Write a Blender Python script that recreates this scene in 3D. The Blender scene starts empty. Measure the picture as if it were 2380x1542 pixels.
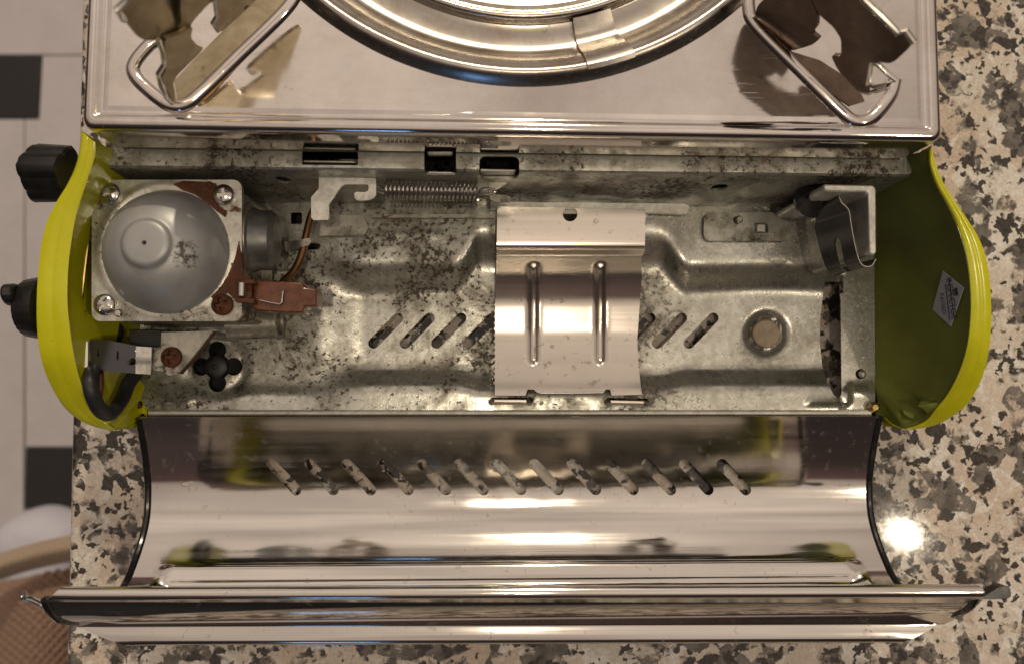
import bpy, bmesh, math, random
import numpy as np
from mathutils import Vector, Matrix
from mathutils.geometry import delaunay_2d_cdt
from mathutils.bvhtree import BVHTree

random.seed(4)
rng = np.random.default_rng(4)
S = 0.01                      # everything below is written in centimetres
scene = bpy.context.scene
col = scene.collection

# ------------------------------------------------------------------ camera
CAM = np.array([-1.04, 0.0, 32.4])
TILT, YAW = 0.0633, -0.0299
FPX, CX, CY = 1719.0, 1190.0, 771.0
_c, _s = math.cos, math.sin
RX = np.array([[1, 0, 0], [0, _c(TILT), -_s(TILT)], [0, _s(TILT), _c(TILT)]])
RY = np.array([[_c(YAW), 0, _s(YAW)], [0, 1, 0], [-_s(YAW), 0, _c(YAW)]])
ROT = RY @ RX
cam_data = bpy.data.cameras.new('camera')
cam = bpy.data.objects.new('camera', cam_data)
col.objects.link(cam)
M = Matrix(ROT.tolist()).to_4x4()
M.translation = Vector((CAM * S).tolist())
cam.matrix_world = M
cam_data.sensor_width = 36.0
cam_data.lens = 36.0 * FPX / 2380.0
cam_data.clip_start = 0.01
cam_data.clip_end = 20.0
cam_data.dof.use_dof = True
cam_data.dof.focus_distance = 0.285
cam_data.dof.aperture_fstop = 9.0
scene.camera = cam

# ------------------------------------------------------------------ light: a warm lit kitchen
world = bpy.data.worlds.new('World')
scene.world = world
world.use_nodes = True
wn, wl = world.node_tree.nodes, world.node_tree.links
bg = wn['Background']
tc = wn.new('ShaderNodeTexCoord')
sx = wn.new('ShaderNodeSeparateXYZ')
rp = wn.new('ShaderNodeValToRGB')
wl.new(tc.outputs['Generated'], sx.inputs[0])
my = wn.new('ShaderNodeMath'); my.operation = 'MULTIPLY_ADD'      # light wall behind the stove, dim room in front of it
my.inputs[1].default_value = 0.55
wl.new(sx.outputs['Y'], my.inputs[0]); wl.new(sx.outputs['Z'], my.inputs[2])
wl.new(my.outputs[0], rp.inputs[0])
wnz = wn.new('ShaderNodeTexNoise'); wnz.inputs['Scale'].default_value = 2.6; wnz.inputs['Detail'].default_value = 2.0
wl.new(tc.outputs['Generated'], wnz.inputs['Vector'])
wr = wn.new('ShaderNodeMapRange'); wr.inputs['From Min'].default_value = 0.3; wr.inputs['From Max'].default_value = 0.7
wr.inputs['To Min'].default_value = 0.62; wr.inputs['To Max'].default_value = 1.25
wl.new(wnz.outputs['Fac'], wr.inputs['Value'])
wm = wn.new('ShaderNodeVectorMath'); wm.operation = 'SCALE'
wl.new(rp.outputs[0], wm.inputs[0]); wl.new(wr.outputs[0], wm.inputs['Scale'])
wl.new(wm.outputs[0], bg.inputs['Color'])
e = rp.color_ramp.elements          # walls and cupboards low, painted ceiling high
e[0].position = 0.0;  e[0].color = (0.020, 0.017, 0.016, 1)
e[1].position = 1.0;  e[1].color = (0.70, 0.575, 0.475, 1)
for p_, c_ in ((0.30, (0.055, 0.038, 0.034, 1)), (0.54, (0.115, 0.066, 0.058, 1)), (0.61, (0.44, 0.35, 0.29, 1))):
    q = e.new(p_); q.color = c_
bg.inputs['Strength'].default_value = 1.03


def lamp(name, loc, energy, color, size, target=(0, 0, 0), shape='DISK', spread=180):
    d = bpy.data.lights.new(name, 'AREA')
    d.shape = shape; d.size = size * S; d.energy = energy; d.color = color
    d.spread = math.radians(spread)
    o = bpy.data.objects.new(name, d); col.objects.link(o)
    o.location = Vector(loc) * S
    o.rotation_euler = (Vector(target) - Vector(loc)).to_track_quat('-Z', 'Y').to_euler()
    return o


lamp('ceiling_spot', (101, -38, 150), 3.2, (1.0, 0.85, 0.63), 2.8)
lamp('ceiling_spot.001', (20, 210, 160), 24.0, (1.0, 0.85, 0.63), 6)
lamp('ceiling_spot.002', (6, -14, 150), 2.8, (1.0, 0.85, 0.63), 3.5)
lamp('screen_light', (-45, -190, 75), 0.7, (0.22, 0.48, 1.0), 24, shape='SQUARE')
vs = scene.view_settings
vs.view_transform = 'Standard'; vs.look = 'None'; vs.gamma = 1.0; vs.exposure = 0.0
vs.use_curve_mapping = False
scene.render.engine = 'CYCLES'
scene.cycles.use_denoising = True
scene.cycles.max_bounces = 8
scene.cycles.caustics_reflective = False
scene.cycles.caustics_refractive = False


# ------------------------------------------------------------------ pixel <-> place
def ray(px, py):
    d = ROT @ np.array([(px - CX) / FPX, -(py - CY) / FPX, -1.0])
    return d


def U(px, py, z):
    """point at height z (cm) that the photograph shows at px, py"""
    d = ray(px, py)
    t = (z - CAM[2]) / d[2]
    return Vector((CAM + d * t).tolist())


def sstep(a, b, x):
    t = np.clip((x - a) / (b - a), 0, 1)
    return t * t * (3 - 2 * t)


# ------------------------------------------------------------------ materials
def node(nt, typ, **kw):
    n = nt.nodes.new(typ)
    for k, v in kw.items():
        setattr(n, k, v)
    return n


class Mat:
    def __init__(self, name):
        self.m = bpy.data.materials.new(name)
        self.m.use_nodes = True
        self.nt = self.m.node_tree
        self.b = self.nt.nodes['Principled BSDF']
        self.tc = node(self.nt, 'ShaderNodeTexCoord')

    def link(self, a, b): self.nt.links.new(a, b)

    def mapping(self, scale=(1, 1, 1), rot=(0, 0, 0)):
        n = node(self.nt, 'ShaderNodeMapping')
        n.inputs['Scale'].default_value = scale
        n.inputs['Rotation'].default_value = rot
        self.link(self.tc.outputs['Object'], n.inputs[0])
        return n.outputs[0]

    def noise(self, scale, detail=4, rough=0.55, vec=None, dist=0.0):
        n = node(self.nt, 'ShaderNodeTexNoise')
        n.inputs['Scale'].default_value = scale
        n.inputs['Detail'].default_value = detail
        n.inputs['Roughness'].default_value = rough
        n.inputs['Distortion'].default_value = dist
        self.link(vec if vec is not None else self.tc.outputs['Object'], n.inputs['Vector'])
        return n.outputs['Fac']

    def voronoi(self, scale, vec=None, feature='F1', out='Distance', rand=1.0):
        n = node(self.nt, 'ShaderNodeTexVoronoi', feature=feature)
        n.inputs['Scale'].default_value = scale
        n.inputs['Randomness'].default_value = rand
        self.link(vec if vec is not None else self.tc.outputs['Object'], n.inputs['Vector'])
        return n.outputs[out]

    def ramp(self, fac, stops, interp='LINEAR'):
        n = node(self.nt, 'ShaderNodeValToRGB')
        cr = n.color_ramp; cr.interpolation = interp
        while len(cr.elements) < len(stops): cr.elements.new(0.5)
        for el, (p, c) in zip(cr.elements, stops):
            el.position = p
            el.color = (c, c, c, 1) if isinstance(c, (int, float)) else (*c, 1)
        self.link(fac, n.inputs[0])
        return n.outputs[0]

    def mix(self, fac, a, b, mode='MIX'):
        n = node(self.nt, 'ShaderNodeMix', data_type='RGBA', blend_type=mode)
        for i, v in ((0, fac), (6, a), (7, b)):
            if hasattr(v, 'is_output'): self.link(v, n.inputs[i])
            elif i == 0: n.inputs[0].default_value = v
            else: n.inputs[i].default_value = (v, v, v, 1) if isinstance(v, (int, float)) else (*v, 1)
        return n.outputs[2]

    def math(self, op, a, b=0.0, clamp=False):
        n = node(self.nt, 'ShaderNodeMath', operation=op, use_clamp=clamp)
        for i, v in ((0, a), (1, b)):
            if hasattr(v, 'is_output'): self.link(v, n.inputs[i])
            else: n.inputs[i].default_value = v
        return n.outputs[0]

    def set(self, sock, v):
        if hasattr(v, 'is_output'): self.link(v, self.b.inputs[sock])
        else:
            self.b.inputs[sock].default_value = (*v, 1) if isinstance(v, tuple) else v
        return self

    def bump(self, h, strength=0.2, dist=0.0003):
        n = node(self.nt, 'ShaderNodeBump')
        n.inputs['Strength'].default_value = strength
        n.inputs['Distance'].default_value = dist
        self.link(h, n.inputs['Height'])
        self.link(n.outputs[0], self.b.inputs['Normal'])
        return self


def steel(name, colr=(0.72, 0.70, 0.67), rough=(0.06, 0.16), streak=(8, 700, 300), bump=0.03, spots=0.0, stain=(0.22, 0.17, 0.12), tint=None):
    m = Mat(name)
    st = m.noise(1.0, 3, 0.6, m.mapping(streak))
    cloud = m.noise(28, 4, 0.6)
    scr = m.noise(1.0, 2, 0.5, m.mapping((60, 2600, 900), (0, 0, 0.5)))
    f = m.math('ADD', m.math('MULTIPLY', st, 0.5), m.math('MULTIPLY', cloud, 0.5))
    m.set('Roughness', m.ramp(f, [(0.3, rough[0]), (0.7, rough[1])]))
    c = m.mix(m.ramp(cloud, [(0.35, 0.0), (0.75, 0.35)]), colr, tuple(x * 0.82 for x in colr))
    if tint:
        c = m.mix(m.ramp(m.noise(75, 5, 0.65, dist=0.7), [(0.38, 0.0), (0.66, 0.9)]), c, tint)
    if spots:
        sp = m.noise(260, 5, 0.65)
        big = m.noise(22, 3, 0.5)
        k = m.math('MULTIPLY', m.ramp(sp, [(0.60, 0.0), (0.68, 1.0)]), m.ramp(big, [(0.45, 0.0), (0.6, spots)]))
        c = m.mix(k, c, stain)
        m.set('Metallic', m.math('SUBTRACT', 1.0, m.math('MULTIPLY', k, 0.6)))
    else:
        m.set('Metallic', 1.0)
    m.set('Base Color', c)
    m.bump(m.math('ADD', m.math('MULTIPLY', st, 0.6), m.math('MULTIPLY', scr, 0.4)), bump, 0.0002)
    return m.m


def used_plate(name):
    m = Mat(name)
    cloud = m.noise(18, 5, 0.62, dist=0.8); fine = m.noise(150, 5, 0.7)
    st = m.noise(1.0, 2, 0.5, m.mapping((12, 620, 300)))
    s1 = m.noise(1.0, 2, 0.5, m.mapping((45, 2400, 900), (0, 0, 0.45)))
    s2 = m.noise(1.0, 2, 0.5, m.mapping((60, 2000, 900), (0, 0, -0.7)))
    scr = m.math('MAXIMUM', m.ramp(s1, [(0.70, 0.0), (0.74, 1.0)]), m.ramp(s2, [(0.72, 0.0), (0.76, 1.0)]))
    smear = m.ramp(m.math('ADD', m.math('MULTIPLY', cloud, 0.7), m.math('MULTIPLY', fine, 0.3)), [(0.40, 0.0), (0.62, 1.0)])
    spot = m.math('MULTIPLY', m.ramp(m.noise(330, 5, 0.7), [(0.64, 0.0), (0.70, 1.0)]), m.ramp(cloud, [(0.48, 0.0), (0.60, 1.0)]))
    c = m.mix(smear, (0.76, 0.72, 0.69), (0.62, 0.575, 0.53))
    c = m.mix(m.math('MULTIPLY', spot, 0.75), c, (0.27, 0.19, 0.12))
    m.set('Base Color', c); m.set('Metallic', m.math('SUBTRACT', 1.0, m.math('MULTIPLY', spot, 0.5)))
    ro = m.math('ADD', m.ramp(smear, [(0.0, 0.05), (1.0, 0.14)]), m.math('ADD', m.math('MULTIPLY', scr, 0.18), m.math('MULTIPLY', spot, 0.3)))
    m.set('Roughness', ro)
    m.bump(m.math('ADD', m.math('MULTIPLY', st, 0.5), m.math('MULTIPLY', scr, 0.6)), 0.09, 0.0002)
    return m.m


def galv(name, base=(0.60, 0.58, 0.49), grime=0.5, rough=(0.26, 0.5), rust=0.2, metallic=0.85, left=0.0):
    m = Mat(name)
    cell = m.voronoi(520, out='Color')
    cellv = m.math('MULTIPLY', m.mix(0.0, cell, cell), 1.0)
    fine = m.noise(900, 3, 0.7)
    big = m.noise(26, 4, 0.62)
    mid = m.noise(95, 6, 0.7, dist=0.4)
    speck = m.noise(480, 6, 0.75)
    c = m.mix(m.ramp(cellv, [(0.2, 0.0), (0.8, 0.55)]), base, tuple(x * 0.66 for x in base))
    c = m.mix(m.ramp(mid, [(0.45, 0.0), (0.68, 0.55)]), c, (0.30, 0.29, 0.23))
    film = m.math('MULTIPLY', m.ramp(m.math('ADD', m.math('MULTIPLY', big, 0.55), m.math('MULTIPLY', mid, 0.45)),
                                     [(0.62 - 0.16 * grime, 0.0), (0.74 - 0.10 * grime, 1.0)]), 0.75)
    if left:                               # dirtier towards the regulator end
        sp_ = node(m.nt, 'ShaderNodeSeparateXYZ'); m.link(m.tc.outputs['Object'], sp_.inputs[0])
        side = m.ramp(m.math('MULTIPLY_ADD', sp_.outputs['X'], -4.0), [(0.0, 0.25), (0.18, 0.45), (0.34, 1.0)])
        film = m.math('MULTIPLY', film, side)
    c = m.mix(film, c, (0.105, 0.085, 0.055))
    sk = m.ramp(m.math('ADD', m.math('MULTIPLY', speck, 0.62), m.math('MULTIPLY', big, 0.38)),
                [(0.60 - 0.05 * grime, 0.0), (0.635 - 0.05 * grime, 1.0)])
    if left: sk = m.math('MULTIPLY', sk, side)
    c = m.mix(sk, c, (0.05, 0.038, 0.026))
    rs = m.math('MULTIPLY', m.ramp(m.noise(48, 5, 0.7, dist=0.6), [(0.66 - 0.1 * rust, 0.0), (0.74 - 0.1 * rust, 1.0)]), rust * 2, True)
    c = m.mix(rs, c, (0.13, 0.055, 0.022))
    dirt = m.math('MAXIMUM', m.math('MAXIMUM', film, sk), rs)
    m.set('Base Color', c)
    m.set('Metallic', m.math('MULTIPLY', m.math('SUBTRACT', 1.0, m.math('MULTIPLY', dirt, 0.8)), metallic))
    r = m.ramp(m.math('ADD', m.math('MULTIPLY', fine, 0.5), m.math('MULTIPLY', mid, 0.5)), [(0.3, rough[0]), (0.7, rough[1])])
    m.set('Roughness', m.math('ADD', m.math('MULTIPLY', r, 1.0), m.math('MULTIPLY', dirt, 0.3), True))
    m.bump(m.math('ADD', m.math('MULTIPLY', fine, 0.5), m.math('MULTIPLY', dirt, 0.8)), 0.35, 0.0002)
    return m.m


def rusty(name):
    m = Mat(name)
    n1 = m.noise(120, 6, 0.7); n2 = m.noise(500, 4, 0.7)
    m.set('Base Color', m.mix(m.ramp(n1, [(0.35, 0.0), (0.7, 1.0)]), (0.055, 0.020, 0.010), (0.13, 0.048, 0.020)))
    m.set('Roughness', m.ramp(n1, [(0.3, 0.35), (0.7, 0.75)]))
    m.set('Metallic', 0.0); m.set('Specular IOR Level', 0.25)
    m.bump(n2, 0.6, 0.0003)
    return m.m


def plain(name, c, rough=0.4, metallic=0.0, coat=0.0, var=0.15, bump=0.05, scale=200):
    m = Mat(name)
    n = m.noise(scale, 4, 0.6)
    m.set('Base Color', m.mix(m.ramp(n, [(0.3, 0.0), (0.7, 1.0)]), tuple(x * (1 - var) for x in c), tuple(min(1, x * (1 + var)) for x in c)))
    m.set('Roughness', m.ramp(n, [(0.3, max(0.02, rough - 0.06)), (0.7, rough + 0.08)]))
    m.set('Metallic', metallic)
    m.set('Coat Weight', coat)
    m.bump(n, bump, 0.0002)
    return m.m


def paint(name, ca=(0.58, 0.58, 0.008), cb=(0.68, 0.66, 0.016)):
    m = Mat(name)
    n = m.noise(70, 5, 0.65); g = m.noise(420, 5, 0.7)
    c = m.mix(m.ramp(n, [(0.3, 0.0), (0.7, 1.0)]), ca, cb)
    k = m.math('MULTIPLY', m.ramp(g, [(0.60, 0.0), (0.70, 1.0)]), m.ramp(n, [(0.48, 0.0), (0.62, 0.8)]))
    c = m.mix(k, c, (0.10, 0.075, 0.02))
    m.set('Base Color', c)
    m.set('Roughness', m.ramp(n, [(0.3, 0.22), (0.7, 0.36)]))
    m.set('Coat Weight', 0.35); m.set('Coat Roughness', 0.12)
    m.bump(g, 0.06, 0.0002)
    return m.m


def granite(name):
    m = Mat(name)
    nv = node(m.nt, 'ShaderNodeTexNoise'); nv.inputs['Scale'].default_value = 130; nv.inputs['Detail'].default_value = 5
    nv.inputs['Roughness'].default_value = 0.65
    m.link(m.tc.outputs['Object'], nv.inputs['Vector'])
    sub = node(m.nt, 'ShaderNodeVectorMath', operation='SUBTRACT'); m.link(nv.outputs['Color'], sub.inputs[0]); sub.inputs[1].default_value = (0.5, 0.5, 0.5)
    sc = node(m.nt, 'ShaderNodeVectorMath', operation='SCALE'); m.link(sub.outputs[0], sc.inputs[0]); sc.inputs['Scale'].default_value = 0.007
    ad = node(m.nt, 'ShaderNodeVectorMath', operation='ADD'); m.link(m.tc.outputs['Object'], ad.inputs[0]); m.link(sc.outputs[0], ad.inputs[1])
    v = ad.outputs[0]

    def cells(scale):
        return m.math('MULTIPLY', m.voronoi(scale, v, out='Color'), 1.0)
    big = cells(36); mid = cells(100); sml = cells(215); tiny = cells(430)
    # feldspar: pink and cream crystals with soft borders
    c = m.ramp(big, [(0.0, (0.64, 0.49, 0.38)), (0.30, (0.74, 0.69, 0.61)), (0.44, (0.62, 0.50, 0.40)), (0.58, (0.78, 0.74, 0.67)), (0.72, (0.66, 0.54, 0.43)), (0.9, (0.68, 0.64, 0.58))])
    c = m.mix(m.ramp(m.noise(80, 6, 0.68, dist=0.5), [(0.52, 0.0), (0.59, 0.85)]), c, (0.86, 0.84, 0.79))
    c = m.mix(m.ramp(mid, [(0.70, 0.0), (0.74, 0.7)]), c, (0.62, 0.50, 0.40))
    # smoky quartz, soft edged
    qn = m.math('ADD', m.math('MULTIPLY', m.noise(62, 8, 0.70, v), 0.72), m.math('MULTIPLY', mid, 0.28))
    q = m.ramp(qn, [(0.528, 0.0), (0.565, 1.0)])
    qc = m.mix(m.ramp(m.noise(150, 4, 0.6), [(0.4, 0.0), (0.62, 1.0)]), (0.075, 0.07, 0.065), (0.20, 0.185, 0.165))
    c = m.mix(q, c, qc)
    # black mica, clustered
    b1 = m.math('MULTIPLY', m.ramp(sml, [(0.67, 0.0), (0.68, 1.0)]), m.ramp(m.noise(45, 3, 0.6), [(0.49, 0.0), (0.53, 1.0)]))
    b2 = m.math('MULTIPLY', m.ramp(tiny, [(0.72, 0.0), (0.73, 1.0)]), m.ramp(m.noise(60, 3, 0.6), [(0.44, 0.0), (0.50, 1.0)]))
    blk = m.math('MAXIMUM', b1, b2)
    c = m.mix(blk, c, (0.012, 0.012, 0.012))
    veins = m.noise(520, 6, 0.75)
    c = m.mix(m.ramp(veins, [(0.36, 0.30), (0.62, 0.0)]), c, (0.22, 0.16, 0.11))
    grain = m.noise(1300, 3, 0.7)
    c = m.mix(m.ramp(grain, [(0.35, 0.45), (0.6, 0.0)]), c, m.mix(0.5, c, 0.06))
    c = m.mix(0.03, c, 0.10)
    m.set('Base Color', c)
    m.set('Roughness', m.ramp(veins, [(0.3, 0.04), (0.7, 0.09)]))
    m.set('Specular IOR Level', 0.5)
    m.bump(m.noise(240, 3, 0.5), 0.02, 0.0003)
    return m.m


MT = dict(
    mirror=steel('polished_steel', (0.74, 0.71, 0.67), (0.03, 0.15), (6, 500, 200), 0.045, spots=0.45),
    plate=used_plate('used_satin_steel'),
    bowl=steel('bowl_steel', (0.50, 0.47, 0.43), (0.18, 0.34), (60, 60, 300), 0.08, spots=0.9, tint=(0.36, 0.31, 0.26)),
    support=steel('support_steel', (0.46, 0.40, 0.28), (0.28, 0.42), (40, 200, 200), 0.06, spots=0.9, stain=(0.16, 0.09, 0.05), tint=(0.26, 0.20, 0.11)),
    support_dark=steel('heat_tinted_shaded_steel', (0.17, 0.125, 0.095), (0.22, 0.36), (40, 200, 200), 0.06, spots=0.9, stain=(0.10, 0.06, 0.035), tint=(0.09, 0.065, 0.05)),  # heat tint, plus the right support's dark reflections put into the colour
    clamp=steel('clamp_steel', (0.74, 0.69, 0.62), (0.15, 0.27), (9, 650, 250), 0.06, spots=0.5, stain=(0.20, 0.11, 0.06)),
    spring=steel('spring_steel', (0.62, 0.60, 0.56), (0.14, 0.25), (60, 60, 60), 0.03),
    blue=steel('blued_steel', (0.12, 0.12, 0.13), (0.18, 0.3), (40, 300, 300), 0.04),
    tray=galv('galvanised_tray', (0.63, 0.63, 0.565), 1.3, (0.15, 0.33), 0.2, 0.95, 1.0),
    rail=galv('galvanised_rail', (0.48, 0.475, 0.42), 1.05, (0.28, 0.48), 0.4, 0.85),
    zinc=galv('bright_zinc', (0.82, 0.81, 0.74), 0.0, (0.32, 0.5), 0.0, 0.6),
    regplate=galv('regulator_zinc', (0.62, 0.61, 0.54), 0.75, (0.28, 0.46), 0.95),
    brack=galv('bracket_zinc', (0.48, 0.46, 0.40), 0.85, (0.3, 0.5), 0.8),
    darkzinc=plain('dull_zinc', (0.17, 0.17, 0.165), 0.38, metallic=0.6, var=0.3),
    rust=rusty('rust'),
    stain=plain('orange_rust_stain', (0.36, 0.17, 0.035), 0.45, var=0.5, bump=0.4, scale=300, coat=0.2),
    yellow=paint('lime_yellow_paint'),
    inside=plain('shaded_olive_inside', (0.16, 0.185, 0.03), 0.6, var=0.22, scale=60),  # right cap's inner face: the yellow paint with its shade put into the colour
    black=plain('black_plastic', (0.012, 0.012, 0.012), 0.33, var=0.3, bump=0.1),
    rubber=plain('black_rubber', (0.014, 0.014, 0.015), 0.45, var=0.3, bump=0.12),
    seal=plain('dark_edge', (0.015, 0.015, 0.017), 0.12, var=0.3, coat=0.5),
    hole=plain('hole_black', (0.004, 0.004, 0.004), 0.8),
    granite=granite('granite'),
    tile=plain('white_floor_tile', (0.56, 0.53, 0.54), 0.28, var=0.05, scale=20),
    btile=plain('black_floor_tile', (0.008, 0.008, 0.009), 0.3, var=0.2),
    grout=plain('grout', (0.36, 0.33, 0.33), 0.8, var=0.15),
    copper=plain('copper_pipe', (0.30, 0.16, 0.075), 0.3, metallic=0.9, var=0.35, scale=150),
    brass=plain('brass', (0.45, 0.32, 0.12), 0.3, metallic=1.0, var=0.2),
    amber=plain('amber_plastic', (0.115, 0.034, 0.010), 0.3, var=0.4, bump=0.3, scale=260, coat=0.3),
    foot=plain('tan_rubber', (0.33, 0.27, 0.19), 0.6, var=0.25, scale=300),
    sticker=plain('silver_sticker', (0.50, 0.53, 0.60), 0.35, var=0.05),
    ink=plain('sticker_ink', (0.03, 0.03, 0.05), 0.5, var=0.1),
    knit=plain('waffle_knit', (0.34, 0.225, 0.165), 0.95, var=0.2, bump=0.4, scale=900),
    hem=plain('ribbed_hem', (0.50, 0.40, 0.30), 0.95, var=0.15, bump=0.4, scale=900),
    white=plain('white_cloth', (0.66, 0.66, 0.74), 0.9, var=0.04, scale=120),
)


def dome_paint():
    m = Mat('grey_dome')
    n = m.noise(90, 5, 0.65); g = m.noise(300, 6, 0.75)
    c = m.mix(m.ramp(n, [(0.3, 0.0), (0.7, 1.0)]), (0.33, 0.34, 0.35), (0.40, 0.40, 0.39))
    # a cluster of dark scabs on the lower right flank
    d = node(m.nt, 'ShaderNodeVectorMath', operation='DISTANCE')
    m.link(m.tc.outputs['Object'], d.inputs[0]); d.inputs[1].default_value = (0.011, -0.003, 0.003)
    k = m.math('MULTIPLY', m.ramp(d.outputs['Value'], [(0.003, 1.0), (0.0125, 0.0)]), g)
    k = m.ramp(k, [(0.40, 0.0), (0.50, 1.0)])
    c = m.mix(k, c, (0.055, 0.048, 0.035))
    c = m.mix(m.ramp(m.math('MULTIPLY', n, g), [(0.36, 0.0), (0.44, 0.6)]), c, (0.12, 0.105, 0.08))
    m.set('Base Color', c); m.set('Metallic', 0.35)
    m.set('Roughness', m.ramp(n, [(0.3, 0.34), (0.7, 0.46)]))
    m.bump(g, 0.1, 0.0002)
    return m.m


MT['dome'] = dome_paint()

# ------------------------------------------------------------------ mesh helpers
WORLD = {}


def put(name, verts, faces, mat, parent=None, solid=0.0, offset=-1, bevel=0.0, seg=2, angle=35, smooth=True):
    """one mesh object from cm vertices; its origin is set at its own centre"""
    V = np.array([tuple(v) for v in verts], float)
    c = (V.min(0) + V.max(0)) / 2
    me = bpy.data.meshes.new(name)
    me.from_pydata(((V - c) * S).tolist(), [], [list(map(int, f)) for f in faces])
    me.materials.append(MT[mat] if isinstance(mat, str) else mat)
    if smooth:
        for p in me.polygons: p.use_smooth = True
        me.set_sharp_from_angle(angle=math.radians(angle))
    me.update()
    return place(name, me, c, parent, solid, offset, bevel, seg)


def place(name, me, c, parent=None, solid=0.0, offset=-1, bevel=0.0, seg=2):
    o = bpy.data.objects.new(name, me)
    col.objects.link(o)
    pc = WORLD[parent.name] if parent else np.zeros(3)
    o.parent = parent
    o.location = Vector(((np.array(c) - pc) * S).tolist())
    WORLD[o.name] = np.array(c, float)
    if solid:
        md = o.modifiers.new('thickness', 'SOLIDIFY'); md.thickness = solid * S; md.offset = offset
        md = o.modifiers.new('crisp', 'EDGE_SPLIT'); md.split_angle = math.radians(50); md.use_edge_sharp = False
    if bevel:
        md = o.modifiers.new('edge', 'BEVEL'); md.width = bevel * S; md.segments = seg
        md.limit_method = 'ANGLE'; md.angle_limit = math.radians(40)
    return o


def empty(name, loc):
    o = bpy.data.objects.new(name, None)
    col.objects.link(o); o.location = Vector(loc) * S
    o.empty_display_size = 0.02
    WORLD[o.name] = np.array(loc, float)
    return o


def tag(o, label=None, cat=None, group=None, kind=None):
    for k, v in (('label', label), ('category', cat), ('group', group), ('kind', kind)):
        if v: o[k] = v
    return o


def inside(poly, P):
    poly = np.asarray(poly, float); x, y = P[:, 0], P[:, 1]
    r = np.zeros(len(P), bool); n = len(poly); j = n - 1
    for i in range(n):
        xi, yi = poly[i]; xj, yj = poly[j]
        with np.errstate(divide='ignore', invalid='ignore'):
            cnd = ((yi > y) != (yj > y)) & (x < (xj - xi) * (y - yi) / (yj - yi + 1e-30) + xi)
        r ^= cnd; j = i
    return r


def dens(poly, step):
    out = []
    n = len(poly)
    for i in range(n):
        a = np.array(poly[i], float); b = np.array(poly[(i + 1) % n], float)
        k = max(1, int(np.linalg.norm(b - a) / step))
        for t in range(k): out.append(tuple(a + (b - a) * t / k))
    return out


def cdt(outline, holes=(), step=8, stepy=None):
    """triangulated sheet in 2D with true holes"""
    stepy = stepy or step
    outline = dens(outline, max(step, stepy))
    holes = [dens(list(h), max(step, stepy)) for h in holes]
    pts = []; edges = []
    for loop in [outline] + holes:
        b = len(pts)
        pts += [tuple(p) for p in loop]
        edges += [(b + i, b + (i + 1) % len(loop)) for i in range(len(loop))]
    o = np.array(outline)
    gx, gy = np.meshgrid(np.arange(o[:, 0].min() + step / 2, o[:, 0].max(), step), np.arange(o[:, 1].min() + stepy / 2, o[:, 1].max(), stepy))
    G = np.c_[gx.ravel(), gy.ravel()]
    keep = inside(outline, G)
    for h in holes: keep &= ~inside(h, G)
    G = G[keep]
    # drop grid points that crowd the outlines
    B = np.array(pts)
    if len(G):
        dmin = np.full(len(G), 1e9)
        for k in range(0, len(B), 64):
            dd = np.hypot((G[:, None, 0] - B[None, k:k + 64, 0]) / step, (G[:, None, 1] - B[None, k:k + 64, 1]) / stepy)
            dmin = np.minimum(dmin, dd.min(1))
        G = G[dmin > 0.35]
    allp = [Vector(p) for p in pts] + [Vector(p) for p in G.tolist()]
    r = delaunay_2d_cdt(allp, edges, [], 0, 1e-6)
    V = np.array([tuple(v) for v in r[0]]); F = np.array(r[2])
    C = V[F].mean(1)
    ok = inside(outline, C)
    for h in holes: ok &= ~inside(h, C)
    F = F[ok]
    # anticlockwise
    a, b, c = V[F[:, 0]], V[F[:, 1]], V[F[:, 2]]
    cr = (b[:, 0] - a[:, 0]) * (c[:, 1] - a[:, 1]) - (b[:, 1] - a[:, 1]) * (c[:, 0] - a[:, 0])
    F[cr < 0] = F[cr < 0][:, ::-1]
    return V, F


def px_sheet(name, outline, holes, zfun, mat, parent, step=8, solid=0.08, **kw):
    """pressed sheet: outline and holes as the photo shows them, height (cm) from zfun"""
    V, F = cdt(outline, holes, step)
    z = np.broadcast_to(np.asarray(zfun(V[:, 0], V[:, 1]), float), (len(V),))
    P = [U(x, y, h) for (x, y), h in zip(V, z)]
    return put(name, P, F[:, ::-1], mat, parent, solid=solid, offset=-1, **kw)


def slot(x0, y0, x1, y1, w, n=8):
    a = np.array([x0, y0], float); b = np.array([x1, y1], float)
    d = (b - a) / np.linalg.norm(b - a); nrm = np.array([-d[1], d[0]])
    r = w / 2
    out = []
    for i in range(n + 1):
        t = math.pi * i / n
        out.append(tuple(b + r * (nrm * math.cos(t) + d * math.sin(t))))
    for i in range(n + 1):
        t = math.pi * i / n
        out.append(tuple(a + r * (-nrm * math.cos(t) - d * math.sin(t))))
    return out


def circ(x, y, r, n=20, ry=None):
    ry = ry or r
    return [(x + r * math.cos(2 * math.pi * i / n), y + ry * math.sin(2 * math.pi * i / n)) for i in range(n)]


def rrect(x0, y0, x1, y1, r=4, n=4):
    out = []
    for cx, cy, a0 in ((x1 - r, y1 - r, 0), (x0 + r, y1 - r, 90), (x0 + r, y0 + r, 180), (x1 - r, y0 + r, 270)):
        for i in range(n + 1):
            a = math.radians(a0 + 90 * i / n)
            out.append((cx + r * math.cos(a), cy + r * math.sin(a)))
    return out


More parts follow.
